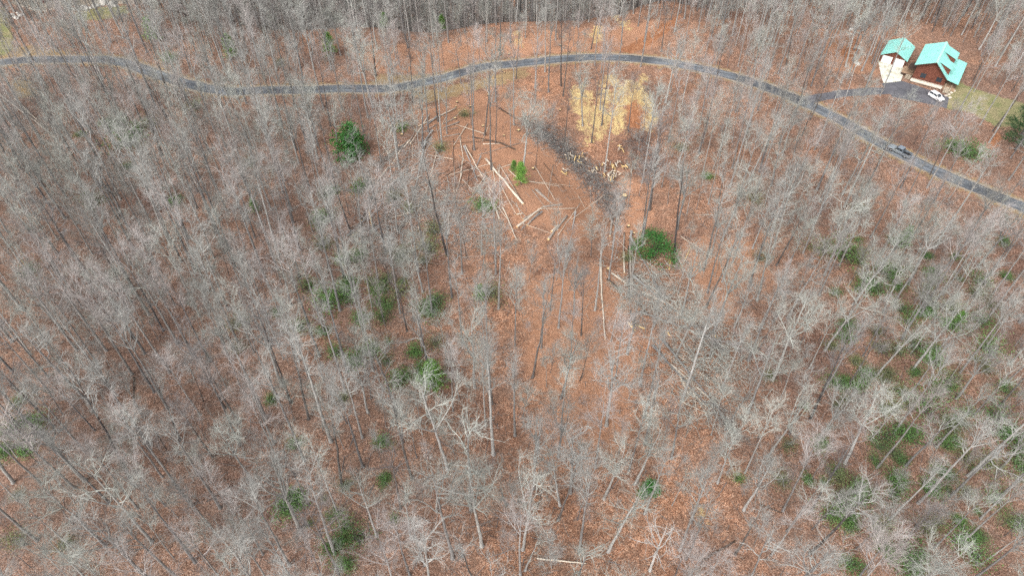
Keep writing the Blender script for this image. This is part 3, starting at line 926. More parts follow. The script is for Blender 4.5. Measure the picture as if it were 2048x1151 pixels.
# broad trees with crooked pale limbs
for i in range(5):
    proto_tree('broad', ('bark_pale', 'bark', 'bark_pale', 'bark', 'bark_pale')[i], ('twig_lichen', 'twig', 'twig_lichen', 'twig_lichen', 'twig')[i],
               seed=200 + i, Ht=(21, 19.5, 22, 18, 20)[i], r0=(.27, .23, .26, .22, .29)[i], cb=(.42, .45, .5, .40, .42)[i], n1=(9, 10, 8, 10, 9)[i],
               L1=(5.4, 5.0, 5.2, 4.8, 5.6)[i], a1=(60, 58, 55, 64, 58)[i], up1=.05, wa1=.24, n2=7, L2=2.4, n3=4, L3=1.3, n4=2, L4=.6, bend=.035, lean=.05, fork=(3, 0, 2, 0, 3)[i], wa2=.24, up2=.02, limb=.42)
# fine haired pale blush crowns
for i in range(2):
    proto_tree('blush', 'bark', 'twig_blush', seed=250 + i, Ht=(20, 17)[i], r0=(.2, .17)[i], cb=.5, n1=14, L1=4.6, a1=50, up1=.10, wa1=.12, n2=8, L2=2.2, n3=5, L3=1.3, n4=3, L4=.6, bend=.02, lean=.04)
# dark barked ones
for i in range(2):
    proto_tree('dark', 'bark_dark', ('twig_dark', 'twig')[i], seed=300 + i, Ht=(23, 25)[i], r0=(.22, .24)[i], cb=.56, n1=13, L1=4.2, a1=45, up1=.08, wa1=.16, n2=7, L2=2.1, n3=3, L3=1.1, n4=2, L4=.55, bend=.03, lean=.04)
# slender young trees
for i in range(5):
    proto_tree('young', ('bark', 'bark_pale', 'bark_dark', 'bark', 'bark')[i], ('twig', 'twig_lichen', 'twig', 'twig_lichen', 'twig_pink')[i], seed=400 + i,
               Ht=(14, 16, 12, 10.5, 13)[i], r0=(.095, .11, .085, .08, .09)[i], cb=(.4, .48, .4, .3, .35)[i], n1=14, L1=(2.9, 3.0, 2.8, 3.0, 3.3)[i], a1=48, up1=.08, wa1=.13, n2=6, L2=1.5, n3=4, L3=.9, n4=2, L4=.48, bend=.03, lean=.06)
# leafless saplings and brush
for i in range(4):
    proto_tree('sapling', 'bark', ('twig_pink', 'twig', 'twig_pink', 'twig_lichen')[i], seed=500 + i, Ht=(4.2, 5.5, 3.2, 6.5)[i], r0=.035, cb=.12, n1=11, L1=(1.9, 2.0, 1.7, 1.9)[i], a1=42, up1=.10, wa1=.14, n2=5, L2=1.0, n3=3, L3=.6, n4=2, L4=.35, bend=.05, lean=.08)
# bleached dead tree
proto_tree('dead', 'twig_white', 'twig_white', seed=611, Ht=13, r0=.19, cb=.4, n1=9, L1=5.0, a1=62, up1=.02, wa1=.34, n2=4, L2=1.7, n3=2, L3=.8, n4=1, L4=.4, bend=.05, lean=.1, fork=2, wa2=.3, up2=0)
proto_tree('dead', 'bark_pale', 'twig_lichen', seed=623, Ht=11, r0=.2, cb=.45, n1=8, L1=4.0, a1=66, up1=-.02, wa1=.34, n2=4, L2=1.6, n3=3, L3=.8, n4=2, L4=.4, bend=.05, lean=.1, wa2=.3, up2=-.04)
KIDX = {}
for i, p in enumerate(PROTO): KIDX.setdefault(p[0], []).append(i)

# ------------------------------------------------------------------ where the trees stand
road_px_x = np.array([p[0] for p in ROAD_PX]); road_px_y = np.array([p[1] for p in ROAD_PX])
CLEAR = wpoly(((800, 210), (900, 180), (1010, 150), (1120, 150), (1300, 150), (1160, 300), (1250, 300), (1300, 300), (1260, 440), (1180, 430), (1130, 420), (1000, 440), (900, 340)))
SLASH = wpoly(((690, 290), (860, 240), (1000, 420), (960, 520), (700, 520), (650, 420)))
FELL = wpoly(((1180, 430), (1260, 430), (1420, 600), (1500, 700), (1490, 870), (1380, 800), (1200, 600)))
YARD = wpoly(((1745, 60), (1850, 60), (1960, 100), (1945, 165), (1900, 225), (1740, 200), (1745, 140)))
LAWN = GRASS
OPENC = wpoly(((930, 560), (1250, 520), (1480, 480), (1620, 480), (1560, 900), (1420, 1000), (1000, 1080), (930, 800)))

def density(x, y, px, py, kind):
    above = py < np.interp(px, road_px_x, road_px_y)
    d = np.where(px < 620, 1.0, np.where(px < 1000, .62, np.where(px < 1500, .42, .55)))
    d = np.where((px > 900) & (px < 1500) & (py > 850), .6, d)
    d = np.where(above & (px > 640) & (px < 1400), .17, d)
    d = np.where(above & (px > 1400), .62, d)
    d = np.where(above & (px > 1860) & (py < 75), 1.6, d)
    d = np.where(above & (px < 640), .85, d)
    yr = np.interp(x, [p[0] for p in RIDGE], [p[1] for p in RIDGE])
    beyond = (y > yr + 1) & (x > -130) & (x < 62)
    d = np.where(beyond, 1.5, d)
    sp = kind == 'sapling'
    d = np.where((px > 850) & (px < 1260) & (py > 400) & (py < 600), d * .5, d)
    d = np.where(inpoly(x, y, CLEAR), .04 if sp else .07, d)
    d = np.where(inpoly(x, y, SLASH), .25 if sp else .30, d)
    d = np.where(inpoly(x, y, FELL), .2 if sp else .25, d)
    for p in STRAW[:3] + CLAY[:1]: d = np.where(inpoly(x, y, p), .12, d)
    for p in LAWN: d = np.where(polysd(x, y, p) > -1, .05, d)
    d = np.where((px > 1690) & (px < 2000) & (py > 185) & (py < 275), d * .35, d)
    d = np.where(inpoly(x, y, YARD), 0, d)
    dr, _ = polydist(x, y, road); dd, _ = polydist(x, y, drive)
    d = np.where((dr < 4.2) | (dd < 3.4), 0, d)
    return d

# open sight lines that the wood leaves: crowns of the filling trees keep off these spots
GAPS = [(1800, 105, 60, .9), (1880, 140, 75, .9), (1795, 305, 34, .9), (1860, 200, 50, .85), (1960, 215, 50, .6), (930, 280, 80, .85), (1000, 340, 80, .85), (860, 300, 60, .7), (1090, 360, 60, .8), (1200, 215, 75, .8), (1190, 340, 60, .85),
        (1235, 390, 40, .8), (703, 290, 45, .95), (868, 760, 50, .95), (1310, 490, 60, .9), (1298, 968, 45, 1.0), (1262, 540, 45, .6), (856, 615, 40, .8), (655, 600, 45, .7), (575, 1010, 40, .8), (1040, 365, 30, .9), (200, 24, 70, .7), (40, 60, 60, .7),
        (1280, 85, 60, .8), (1034, 78, 30, .8), (1196, 68, 30, .8), (1250, 52, 30, .8), (1700, 95, 45, .5), (1300, 560, 60, .6), (1400, 720, 70, .4), (2020, 250, 75, 1.0), (800, 400, 60, .5), (1300, 1060, 55, .95), (90, 880, 45, .8), (320, 530, 45, .8)]
def crown_ok(x, y, z, ht, g):
    cx, cy = proj(x, y, z + ht * .78)
    ok = np.ones(x.shape, bool)
    for a, b, r, p in GAPS:
        ok &= ~((np.hypot((cx - a), (cy - b)) < r) & (g.random(x.shape) < p))
    ry = np.interp(cx, road_px_x, road_px_y)
    ok &= ~((np.abs(cy - ry) < 34) & (g.random(x.shape) < np.where(cx < 300, .75, .5)))
    return ok

def scatter(n_try, rmin, seed, taken, kind):
    g = np.random.default_rng(seed)
    X = g.uniform(-185, 190, n_try); Y = g.uniform(14, 300, n_try)
    Z = hgt(X, Y)
    px, py = proj(X, Y, Z)
    tx, ty = proj(X, Y, Z + (24 if kind != 'sapling' else 4))
    ok = (px > -90) & (px < 2140) & (py > -260) & (ty < 1180)
    keep = ok & ((ty > -60) | (py > -40))
    dens = density(X, Y, px, py, kind)
    keep &= g.random(n_try) < dens
    keep &= crown_ok(X, Y, Z, {'tall': 21., 'young': 11., 'sapling': 3.}[kind], g)
    cell = {}
    R = rmin
    for (x, y) in taken: cell.setdefault((int(x // R), int(y // R)), []).append((x, y))
    out = []
    for i in np.nonzero(keep)[0]:
        x, y = X[i], Y[i]
        rr = rmin * (.72 if Y[i] > 205 else .86 if px[i] < 640 else .75 if px[i] > 1860 and py[i] < 75 else 1)
        c = (int(x // R), int(y // R)); bad = False
        for a in (-1, 0, 1):
            for b in (-1, 0, 1):
                for (qx, qy) in cell.get((c[0] + a, c[1] + b), ()):
                    if (qx - x) ** 2 + (qy - y) ** 2 < rr * rr: bad = True
        if bad: continue
        cell.setdefault(c, []).append((x, y))
        out.append((x, y, Z[i], px[i], py[i]))
    return out

# trees read off the photograph: (px, py of the foot, kind, height in metres)
NAMED = [(1045, 346, 'broad', 21), (1209, 344, 'tall', 27), (1200, 219, 'tall', 22), (1183, 285, 'dark', 20), (1128, 292, 'dark', 17), (1284, 365, 'tall', 25), (1300, 420, 'dark', 23),
         (1032, 158, 'dark', 18), (1028, 250, 'tall', 25), (1070, 176, 'tall', 22), (1122, 172, 'dark', 22), (795, 243, 'tall', 23), (820, 228, 'young', 15), (943, 250, 'young', 15), (884, 292, 'tall', 22),
         (1005, 175, 'young', 12), (384, 1010, 'tall', 25), (299, 630, 'tall', 26), (264, 748, 'tall', 26), (340, 745, 'tall', 27), (400, 632, 'tall', 22), (566, 386, 'tall', 24), (600, 500, 'tall', 24),
         (1066, 977, 'broad', 17), (1016, 1047, 'young', 14), (1141, 985, 'broad', 18), (1258, 940, 'tall', 20), (1213, 850, 'broad', 20), (1270, 967, 'broad', 18), (1360, 1099, 'tall', 22),
         (1372, 1117, 'dark', 21), (942, 1018, 'broad', 23), (905, 1115, 'broad', 24), (1103, 1135, 'young', 13), (820, 1150, 'tall', 20), (971, 852, 'tall', 21), (1030, 870, 'tall', 22), (480, 890, 'tall', 20),
         (440, 1015, 'tall', 24), (470, 1030, 'young', 15), (600, 1060, 'broad', 22), (170, 960, 'broad', 21), (1440, 910, 'young', 14), (1545, 760, 'broad', 22), (1600, 690, 'young', 13), (1650, 700, 'broad', 20),
         (1690, 925, 'broad', 20), (1490, 945, 'tall', 19), (1415, 585, 'tall', 20), (1465, 525, 'tall', 21), (1190, 620, 'tall', 20), (1030, 690, 'tall', 19), (1100, 620, 'dark', 16), (1560, 800, 'young', 13),
         (1280, 770, 'tall', 23), (1160, 760, 'young', 13), (925, 690, 'tall', 20), (950, 640, 'young', 12), (860, 760, 'broad', 21), (1910, 235, 'tall', 23), (1960, 250, 'tall', 20), (1985, 262, 'dark', 18), (1978, 285, 'tall', 22),
         (1730, 180, 'tall', 21), (1760, 192, 'tall', 22), (1590, 232, 'dark', 20), (1620, 240, 'dark', 18), (1500, 250, 'tall', 20), (1860, 350, 'dark', 15), (1400, 250, 'tall', 18), (1440, 300, 'tall', 20),
         (868, 95, 'tall', 24), (820, 80, 'tall', 22), (897, 85, 'tall', 22), (715, 105, 'tall', 22), (1790, 70, 'dark', 16), (70, 125, 'dark', 18), (715, 160, 'young', 9)]
NAMED += [(150, 975, 'blush', 20), (350, 610, 'blush', 18), (400, 830, 'blush', 15), (700, 130, 'blush', 12), (800, 135, 'blush', 13), (960, 128, 'blush', 11), (330, 1010, 'blush', 14), (1230, 760, 'blush', 15), (850, 1130, 'blush', 13), (190, 860, 'blush', 14), (1720, 1150, 'blush', 15)]
taken = []
STAND = []      # x, y, z, px, py, proto, scale, rot
g = np.random.default_rng(77)
for px, py, kd, ht in NAMED:
    x, y, z = hit(px, py)
    i = int(g.choice(KIDX[kd]))
    taken.append((x, y)); STAND.append((x, y, z, px, py, i, ht / PROTO[i][3], g.uniform(0, 6.28)))
tall = scatter(15000, 4.2, 1, taken, 'tall')
for x, y, z, px, py in tall:
    kd = g.choice(['tall', 'broad', 'dark'], p=([.76, .12, .12] if px < 700 else ([.45, .45, .10] if px > 1350 or py > 800 else [.64, .24, .12])))
    if px > 1800 and py < 80: kd = g.choice(['tall', 'dark'], p=[.6, .4])
    if y > 215: kd = g.choice(['tall', 'dark'], p=[.55, .45])
    i = int(g.choice(KIDX[kd]))
    sc = g.uniform(.68, 1.08) * (.92 if px > 1000 else 1.0) * (.7 if 1690 < px < 1960 and 185 < py < 290 else 1)
    STAND.append((x, y, z, px, py, i, sc, g.uniform(0, 6.28)))
    taken.append((x, y))
young = scatter(9000, 2.6, 2, taken, 'young')
for x, y, z, px, py in young:
    i = int(g.choice(KIDX['young']))
    STAND.append((x, y, z, px, py, i, g.uniform(.6, 1.15), g.uniform(0, 6.28)))
BRUSH = []
for x, y, z, px, py in scatter(9000, 1.9, 3, taken, 'sapling'):
    BRUSH.append((x, y, z, px, py, int(g.choice(KIDX['sapling'])), g.uniform(.5, 1.15), g.uniform(0, 6.28)))
STAND.append((*hit(1300, 1140), 1300, 1140, KIDX['dead'][0], 1.05, 1.2))
STAND.append((*hit(1120, 1010), 1120, 1010, KIDX['dead'][1], 1.15, 2.2))
STAND.append((*hit(1012, 1010), 1012, 1010, KIDX['dead'][1], .9, 4.2))
STAND.append((*hit(1050, 1140), 1050, 1140, KIDX['dead'][1], .8, .3))

def zone(x, y, px, py):
    ry = float(np.interp(px, road_px_x, road_px_y))
    if py < ry:
        if px < 640: return 'between the paved road and the far lawn'
        if px < 1400: return 'on the ridge across the road'
        return 'uphill around the green roofed cabin'
    if px > 1640 and polydist(np.array([x]), np.array([y]), road)[0][0] > 0 and y > float(np.interp(x, road[:, 0], road[:, 1])): return 'between the driveway and the road'
    if bool(inpoly(np.array([x]), np.array([y]), CLEAR)[0]): return 'among the felled logs in the clearing'
    if bool(inpoly(np.array([x]), np.array([y]), SLASH)[0]) or bool(inpoly(np.array([x]), np.array([y]), FELL)[0]): return 'among felled tree tops and slash'
    if polydist(np.array([x]), np.array([y]), road)[0][0] < 9: return 'on the verge just below the paved road'
    if px < 560: return 'in dense wood far from the cabin'
    if px < 960: return 'in the wood with laurel below the slash'
    if px < 1480: return 'on open leaf littered ground below the clearing'
    return 'on the shrubby slope below the road and cabin'
LOOK = {'tall': 'tall straight bare tree with upswept grey twigs', 'broad': 'broad bare tree with crooked spreading pale limbs',
        'dark': 'dark barked bare tree', 'blush': 'fine', 'young': 'slender young bare tree', 'dead': 'dead tree'}
NAME = {'tall': 'bare_tree', 'broad': 'spreading_bare_tree', 'dark': 'dark_bare_tree', 'blush': 'pale_crowned_tree', 'young': 'young_tree', 'dead': 'dead_tree'}

def place_tree(rec):
    x, y, z, px, py, i, sc, rz = rec
    kd, tm, cm, ht, mb, mt = PROTO[i]
    zn = zone(x, y, px, py)
    hh = ht * sc
    size = {'young': ('tall thin', 'thin', 'low thin'), 'dark': ('towering', 'tall', 'short')}.get(kd, ('towering', 'tall', 'short'))[0 if hh > (14 if kd == 'young' else 24) else 1 if hh > (9.5 if kd == 'young' else 18) else 2]
    shade = {'bark': 'grey', 'bark_pale': 'pale', 'bark_dark': 'dark', 'twig_white': 'white'}[mb]
    tw = {'twig': 'greyish', 'twig_pink': 'pinkish', 'twig_lichen': 'greenish', 'twig_dark': 'dark', 'twig_white': 'white', 'twig_blush': 'whitish'}[mt]
    noun = {'tall': 'tree', 'broad': 'spreading tree', 'dark': 'tree', 'blush': 'feathery tree', 'young': 'tree', 'dead': 'tree'}[kd]
    lab, grp = f'{size} {shade} bare {noun}, {tw} twigs, {zn}', ''
    if kd == 'dead':
        lab = 'bleached white dead tree with crooked bare limbs' if i == KIDX['dead'][0] else 'stubby pale dead tree with drooping crooked limbs on open leaf litter'
        grp = '' if i == KIDX['dead'][0] else 'stubby pale dead trees'
    else: grp = ('slender young trees ' if kd == 'young' else 'bare trees ') + zn
    o = empty(NAME[kd], (x, y, z), rz, lab, 'tree', grp or None)
    o.scale = (sc, sc, sc)
    link('trunk', tm, o); link('crown', cm, o)
    return o

def shown(r):       # near ones show largest
    x, y, z, px, py, i, sc, _ = r
    tx, ty = proj(x, y, z + PROTO[i][3] * sc * .8)
    inside = (-10 < tx < 2058) and (-20 < ty < 1151)
    return (0 if inside else 1, (y * y + x * x + 1e4) ** .5 / sc)
big = sorted([r for r in STAND if PROTO[r[5]][0] != 'young'], key=shown)
named = {(r[3], r[4]) for r in STAND[:len(NAMED)]}
first = [r for r in big if (r[3], r[4]) in named or PROTO[r[5]][0] == 'dead']
rest = [r for r in big if not ((r[3], r[4]) in named or PROTO[r[5]][0] == 'dead')]
N_BIG, N_YOUNG = 300, 200
solo = first + rest[:N_BIG - len(first)]
mass = rest[N_BIG - len(first):]
small = sorted([r for r in STAND if PROTO[r[5]][0] == 'young'], key=shown)
small.sort(key=lambda r: 0 if (r[3], r[4]) in named else 1)
solo += small[:N_YOUNG]; mass += small[N_YOUNG:]
for r in solo: place_tree(r)

def mass_object(name, recs, label, cat):
    """all further trees of the wood as one object: points carrying which tree stands there"""
    me = bpy.data.meshes.new(name)
    me.vertices.add(len(recs))
    me.vertices.foreach_set('co', np.array([r[:3] for r in recs], np.float32).ravel())
    for nm, tp, vals in (('which', 'INT', [r[5] for r in recs]), ('size', 'FLOAT', [r[6] for r in recs]), ('turn', 'FLOAT', [r[7] for r in recs])):
        a = me.attributes.new(nm, tp, 'POINT'); a.data.foreach_set('value', np.array(vals, np.int32 if tp == 'INT' else np.float32))
    o = link(name, me, label=label, cat=cat, kind='stuff')
    ng = bpy.data.node_groups.new(name, 'GeometryNodeTree')
    ng.interface.new_socket('Geometry', in_out='INPUT', socket_type='NodeSocketGeometry')
    ng.interface.new_socket('Geometry', in_out='OUTPUT', socket_type='NodeSocketGeometry')
    n, l = ng.nodes, ng.links
    gi, go = n.new('NodeGroupInput'), n.new('NodeGroupOutput')
    jn = n.new('GeometryNodeJoinGeometry')
    def named(nm, tp):
        a = n.new('GeometryNodeInputNamedAttribute'); a.data_type = tp; a.inputs['Name'].default_value = nm
        return a.outputs['Attribute']
    w, s, t = named('which', 'INT'), named('size', 'FLOAT'), named('turn', 'FLOAT')
    xyz = n.new('ShaderNodeCombineXYZ'); l.new(t, xyz.inputs['Z'])
    rot = n.new('FunctionNodeEulerToRotation'); l.new(xyz.outputs[0], rot.inputs[0])
    for k in sorted({r[5] for r in recs}):
        cmp_ = n.new('FunctionNodeCompare'); cmp_.data_type = 'INT'; cmp_.operation = 'EQUAL'
        l.new(w, cmp_.inputs['A']) if False else l.new(w, [x for x in cmp_.inputs if x.name == 'A' and x.type == 'INT'][0])
        [x for x in cmp_.inputs if x.name == 'B' and x.type == 'INT'][0].default_value = k
        jt = n.new('GeometryNodeJoinGeometry')
        for so in SRC[k]:
            oi = n.new('GeometryNodeObjectInfo'); oi.transform_space = 'ORIGINAL'; oi.inputs['Object'].default_value = so
            l.new(oi.outputs['Geometry'], jt.inputs[0])
        ip = n.new('GeometryNodeInstanceOnPoints')
        l.new(gi.outputs[0], ip.inputs['Points']); l.new(cmp_.outputs[0], ip.inputs['Selection'])
        l.new(jt.outputs[0], ip.inputs['Instance']); l.new(rot.outputs[0], ip.inputs['Rotation']); l.new(s, ip.inputs['Scale'])
        l.new(ip.outputs[0], jn.inputs[0])
    l.new(jn.outputs[0], go.inputs[0])
    md = o.modifiers.new('wood', 'NODES'); md.node_group = ng
    return o
# a visible saplings sample stands on its own so that every mesh has a real owner
for i in KIDX['sapling']:
    rs = [r for r in BRUSH if r[5] == i]
    rs.sort(key=shown)
    for r in rs[:40]:
        o = empty('sapling', r[:3], r[7], 'low leafless sapling ' + zone(*r[:2], r[3], r[4]), 'sapling', 'leafless saplings ' + zone(*r[:2], r[3], r[4]))
        o.scale = (r[6],) * 3
        link('stem', PROTO[i][1], o); link('crown', PROTO[i][2], o)
        BRUSH.remove(r)
SRC = {}
for o in list(C.objects):
    if o.parent is not None and o.type == 'MESH':
        for i, p in enumerate(PROTO):
            if o.data == p[1] or o.data == p[2]:
                lst = SRC.setdefault(i, [])
                if all(q.data != o.data for q in lst): lst.append(o)
mass = [r for r in mass if r[5] in SRC]
print('TREES solo', len(solo), 'mass', len(mass), 'brush', len(BRUSH))
mass_object('woodland', mass, 'leafless grey wood filling the slopes farther from the camera', 'woodland')
mass_object('undergrowth', BRUSH, 'leafless twiggy undergrowth over the leaf litter', 'undergrowth')

# ------------------------------------------------------------------ evergreen shrubs and young pines
def leaves(cent, size, wid, up, g, fold=.25):
    n = len(cent)
    d = unit(g.normal(0, 1, (n, 3)) + np.array([0, 0, up * .3]))
    nrm = unit(g.normal(0, 1, (n, 3)) * .7 + np.array([0, 0, up]))
    s = unit(np.cross(d, nrm)); nn = np.cross(s, d)
    L = (size * np.exp(g.normal(0, .2, n)))[:, None]
    a = cent - d * L * .5; b = cent + d * L * .5
    c1 = cent + s * L * wid + nn * L * fold * .4; c2 = cent - s * L * wid + nn * L * fold * .4
    V = np.stack([a, c1, b, c2], 1).reshape(-1, 3)
    i = np.arange(n)[:, None] * 4
    T = np.concatenate([i + np.array([[0, 1, 2]]), i + np.array([[0, 2, 3]])])
    return V, np.zeros((0, 4), int), T

def bush(seed, w, h, ncl, nl, mat, leaf=.24, hollow=.5, cr=.42, wid=.24, nst=9):
    g = np.random.default_rng(seed)
    ph = g.uniform(0, 6.28, ncl); el = np.arcsin(g.uniform(-.05, 1, ncl)); rr = g.uniform(hollow, 1, ncl) ** .6
    lob = 1 + .34 * np.sin(ph * 2 + g.uniform(0, 6)) + .28 * np.sin(ph * 3 + g.uniform(0, 6))
    c = np.stack([np.cos(ph) * np.cos(el) * rr * lob * w / 2, np.sin(ph) * np.cos(el) * rr * lob * w / 2, .25 + np.sin(el) * rr * h], 1)
    cen = np.repeat(c, nl, 0) + g.normal(0, cr, (ncl * nl, 3)) * np.array([1, 1, .6])
    cen[:, 2] = np.maximum(cen[:, 2], .12)
    L = leaves(cen, leaf, wid, 1.1, g)
    tips = c[g.integers(0, ncl, nst * 3)]
    st = np.zeros((len(tips), 4, 3))
    foot = np.repeat(g.normal(0, .12 * w, (nst, 3)) * [1, 1, 0], 3, 0)
    for j, t in enumerate((0, .33, .66, 1)):
        st[:, j] = foot * (1 - t) + tips * t + np.array([0, 0, .3 * math.sin(t * 3.1)]) * h * .3 + g.normal(0, .06, (len(tips), 3)) * (t > 0)
    st[:, 0, 2] = -.5
    R = np.linspace(.05, .012, 4)[None] * np.ones((len(tips), 1))
    a = new_mesh('stems', *tubes(st, R, 4)); a.materials.append(M['bark_dark'])
    b = new_mesh('foliage', *L); b.materials.append(M[mat])
    return a, b, w, h

def conifer(seed, h, w, mat, nb=70, per=46, needle=.34, bare=.12, wid=.05):
    g = np.random.default_rng(seed)
    t = bare + (1 - bare) * (np.arange(nb) + g.random(nb)) / nb
    ph = np.arange(nb) * 2.4 + g.normal(0, .3, nb)
    L = w / 2 * (1.05 - t) ** .75 * np.exp(g.normal(0, .16, nb))
    P = walk(np.stack([0 * t, 0 * t, t * h], 1), np.stack([np.cos(ph), np.sin(ph), .25 + .5 * t], 1), L, 5, .07, .02, g)
    R = np.linspace(.035, .008, 5)[None] * np.ones((nb, 1))
    f = g.uniform(.25, 1.03, (nb, per)) * 4; i = np.minimum(f.astype(int), 3); fr = (f - i)[..., None]
    pos = P[np.arange(nb)[:, None], i] * (1 - fr) + P[np.arange(nb)[:, None], i + 1] * fr
    cen = pos.reshape(-1, 3) + g.normal(0, .15, (nb * per, 3))
    lv = leaves(cen, needle, wid, .8, g)
    tk = np.stack([np.zeros(6), np.zeros(6), np.linspace(-.6, h, 6)], 1)[None]
    tv = merge([tubes(tk, np.linspace(.03 + h * .012, .015, 6)[None], 7), tubes(P, R, 4)])
    a = new_mesh('trunk', *tv); a.materials.append(M['bark_dark'])
    b = new_mesh('needles', *lv); b.materials.append(M[mat])
    return a, b, w, h

EV = {'laurel': [bush(700 + i, 4.4, 2.0, 50, 24, 'laurel', .26, .15, .6) for i in range(3)],
      'holly': [bush(720, 6.0, 3.6, 90, 40, 'holly', .26, .72, .5), bush(721, 3.6, 4.6, 90, 40, 'holly', .28, .3, .36)],
      'sparse': [bush(740 + i, 4.4, 2.2, 46, 17, 'laurel', .24, .1, .75, .2) for i in range(3)],
      'dull': [bush(760 + i, 3.6, 1.8, 40, 22, 'dull', .22, .15, .65, .18) for i in range(2)],
      'pine': [conifer(780, 4.2, 3.2, 'pine', 60, 40, .34), conifer(781, 5.5, 4.4, 'pine', 80, 44, .36)],
      'hemlock': [conifer(790, 13, 8.0, 'spruce', 150, 70, .34, .08, .09)]}
ELOOK = {'laurel': 'dark green leafy laurel shrub', 'holly': 'dense glossy bright green shrub', 'sparse': 'thin loose dark green laurel', 'dull': 'dull olive low shrub',
         'pine': 'bright green young pine', 'hemlock': 'big dark green hemlock'}
ENAME = {'laurel': 'laurel_shrub', 'holly': 'holly_shrub', 'sparse': 'loose_laurel_shrub', 'dull': 'olive_shrub', 'pine': 'young_pine', 'hemlock': 'hemlock_tree'}
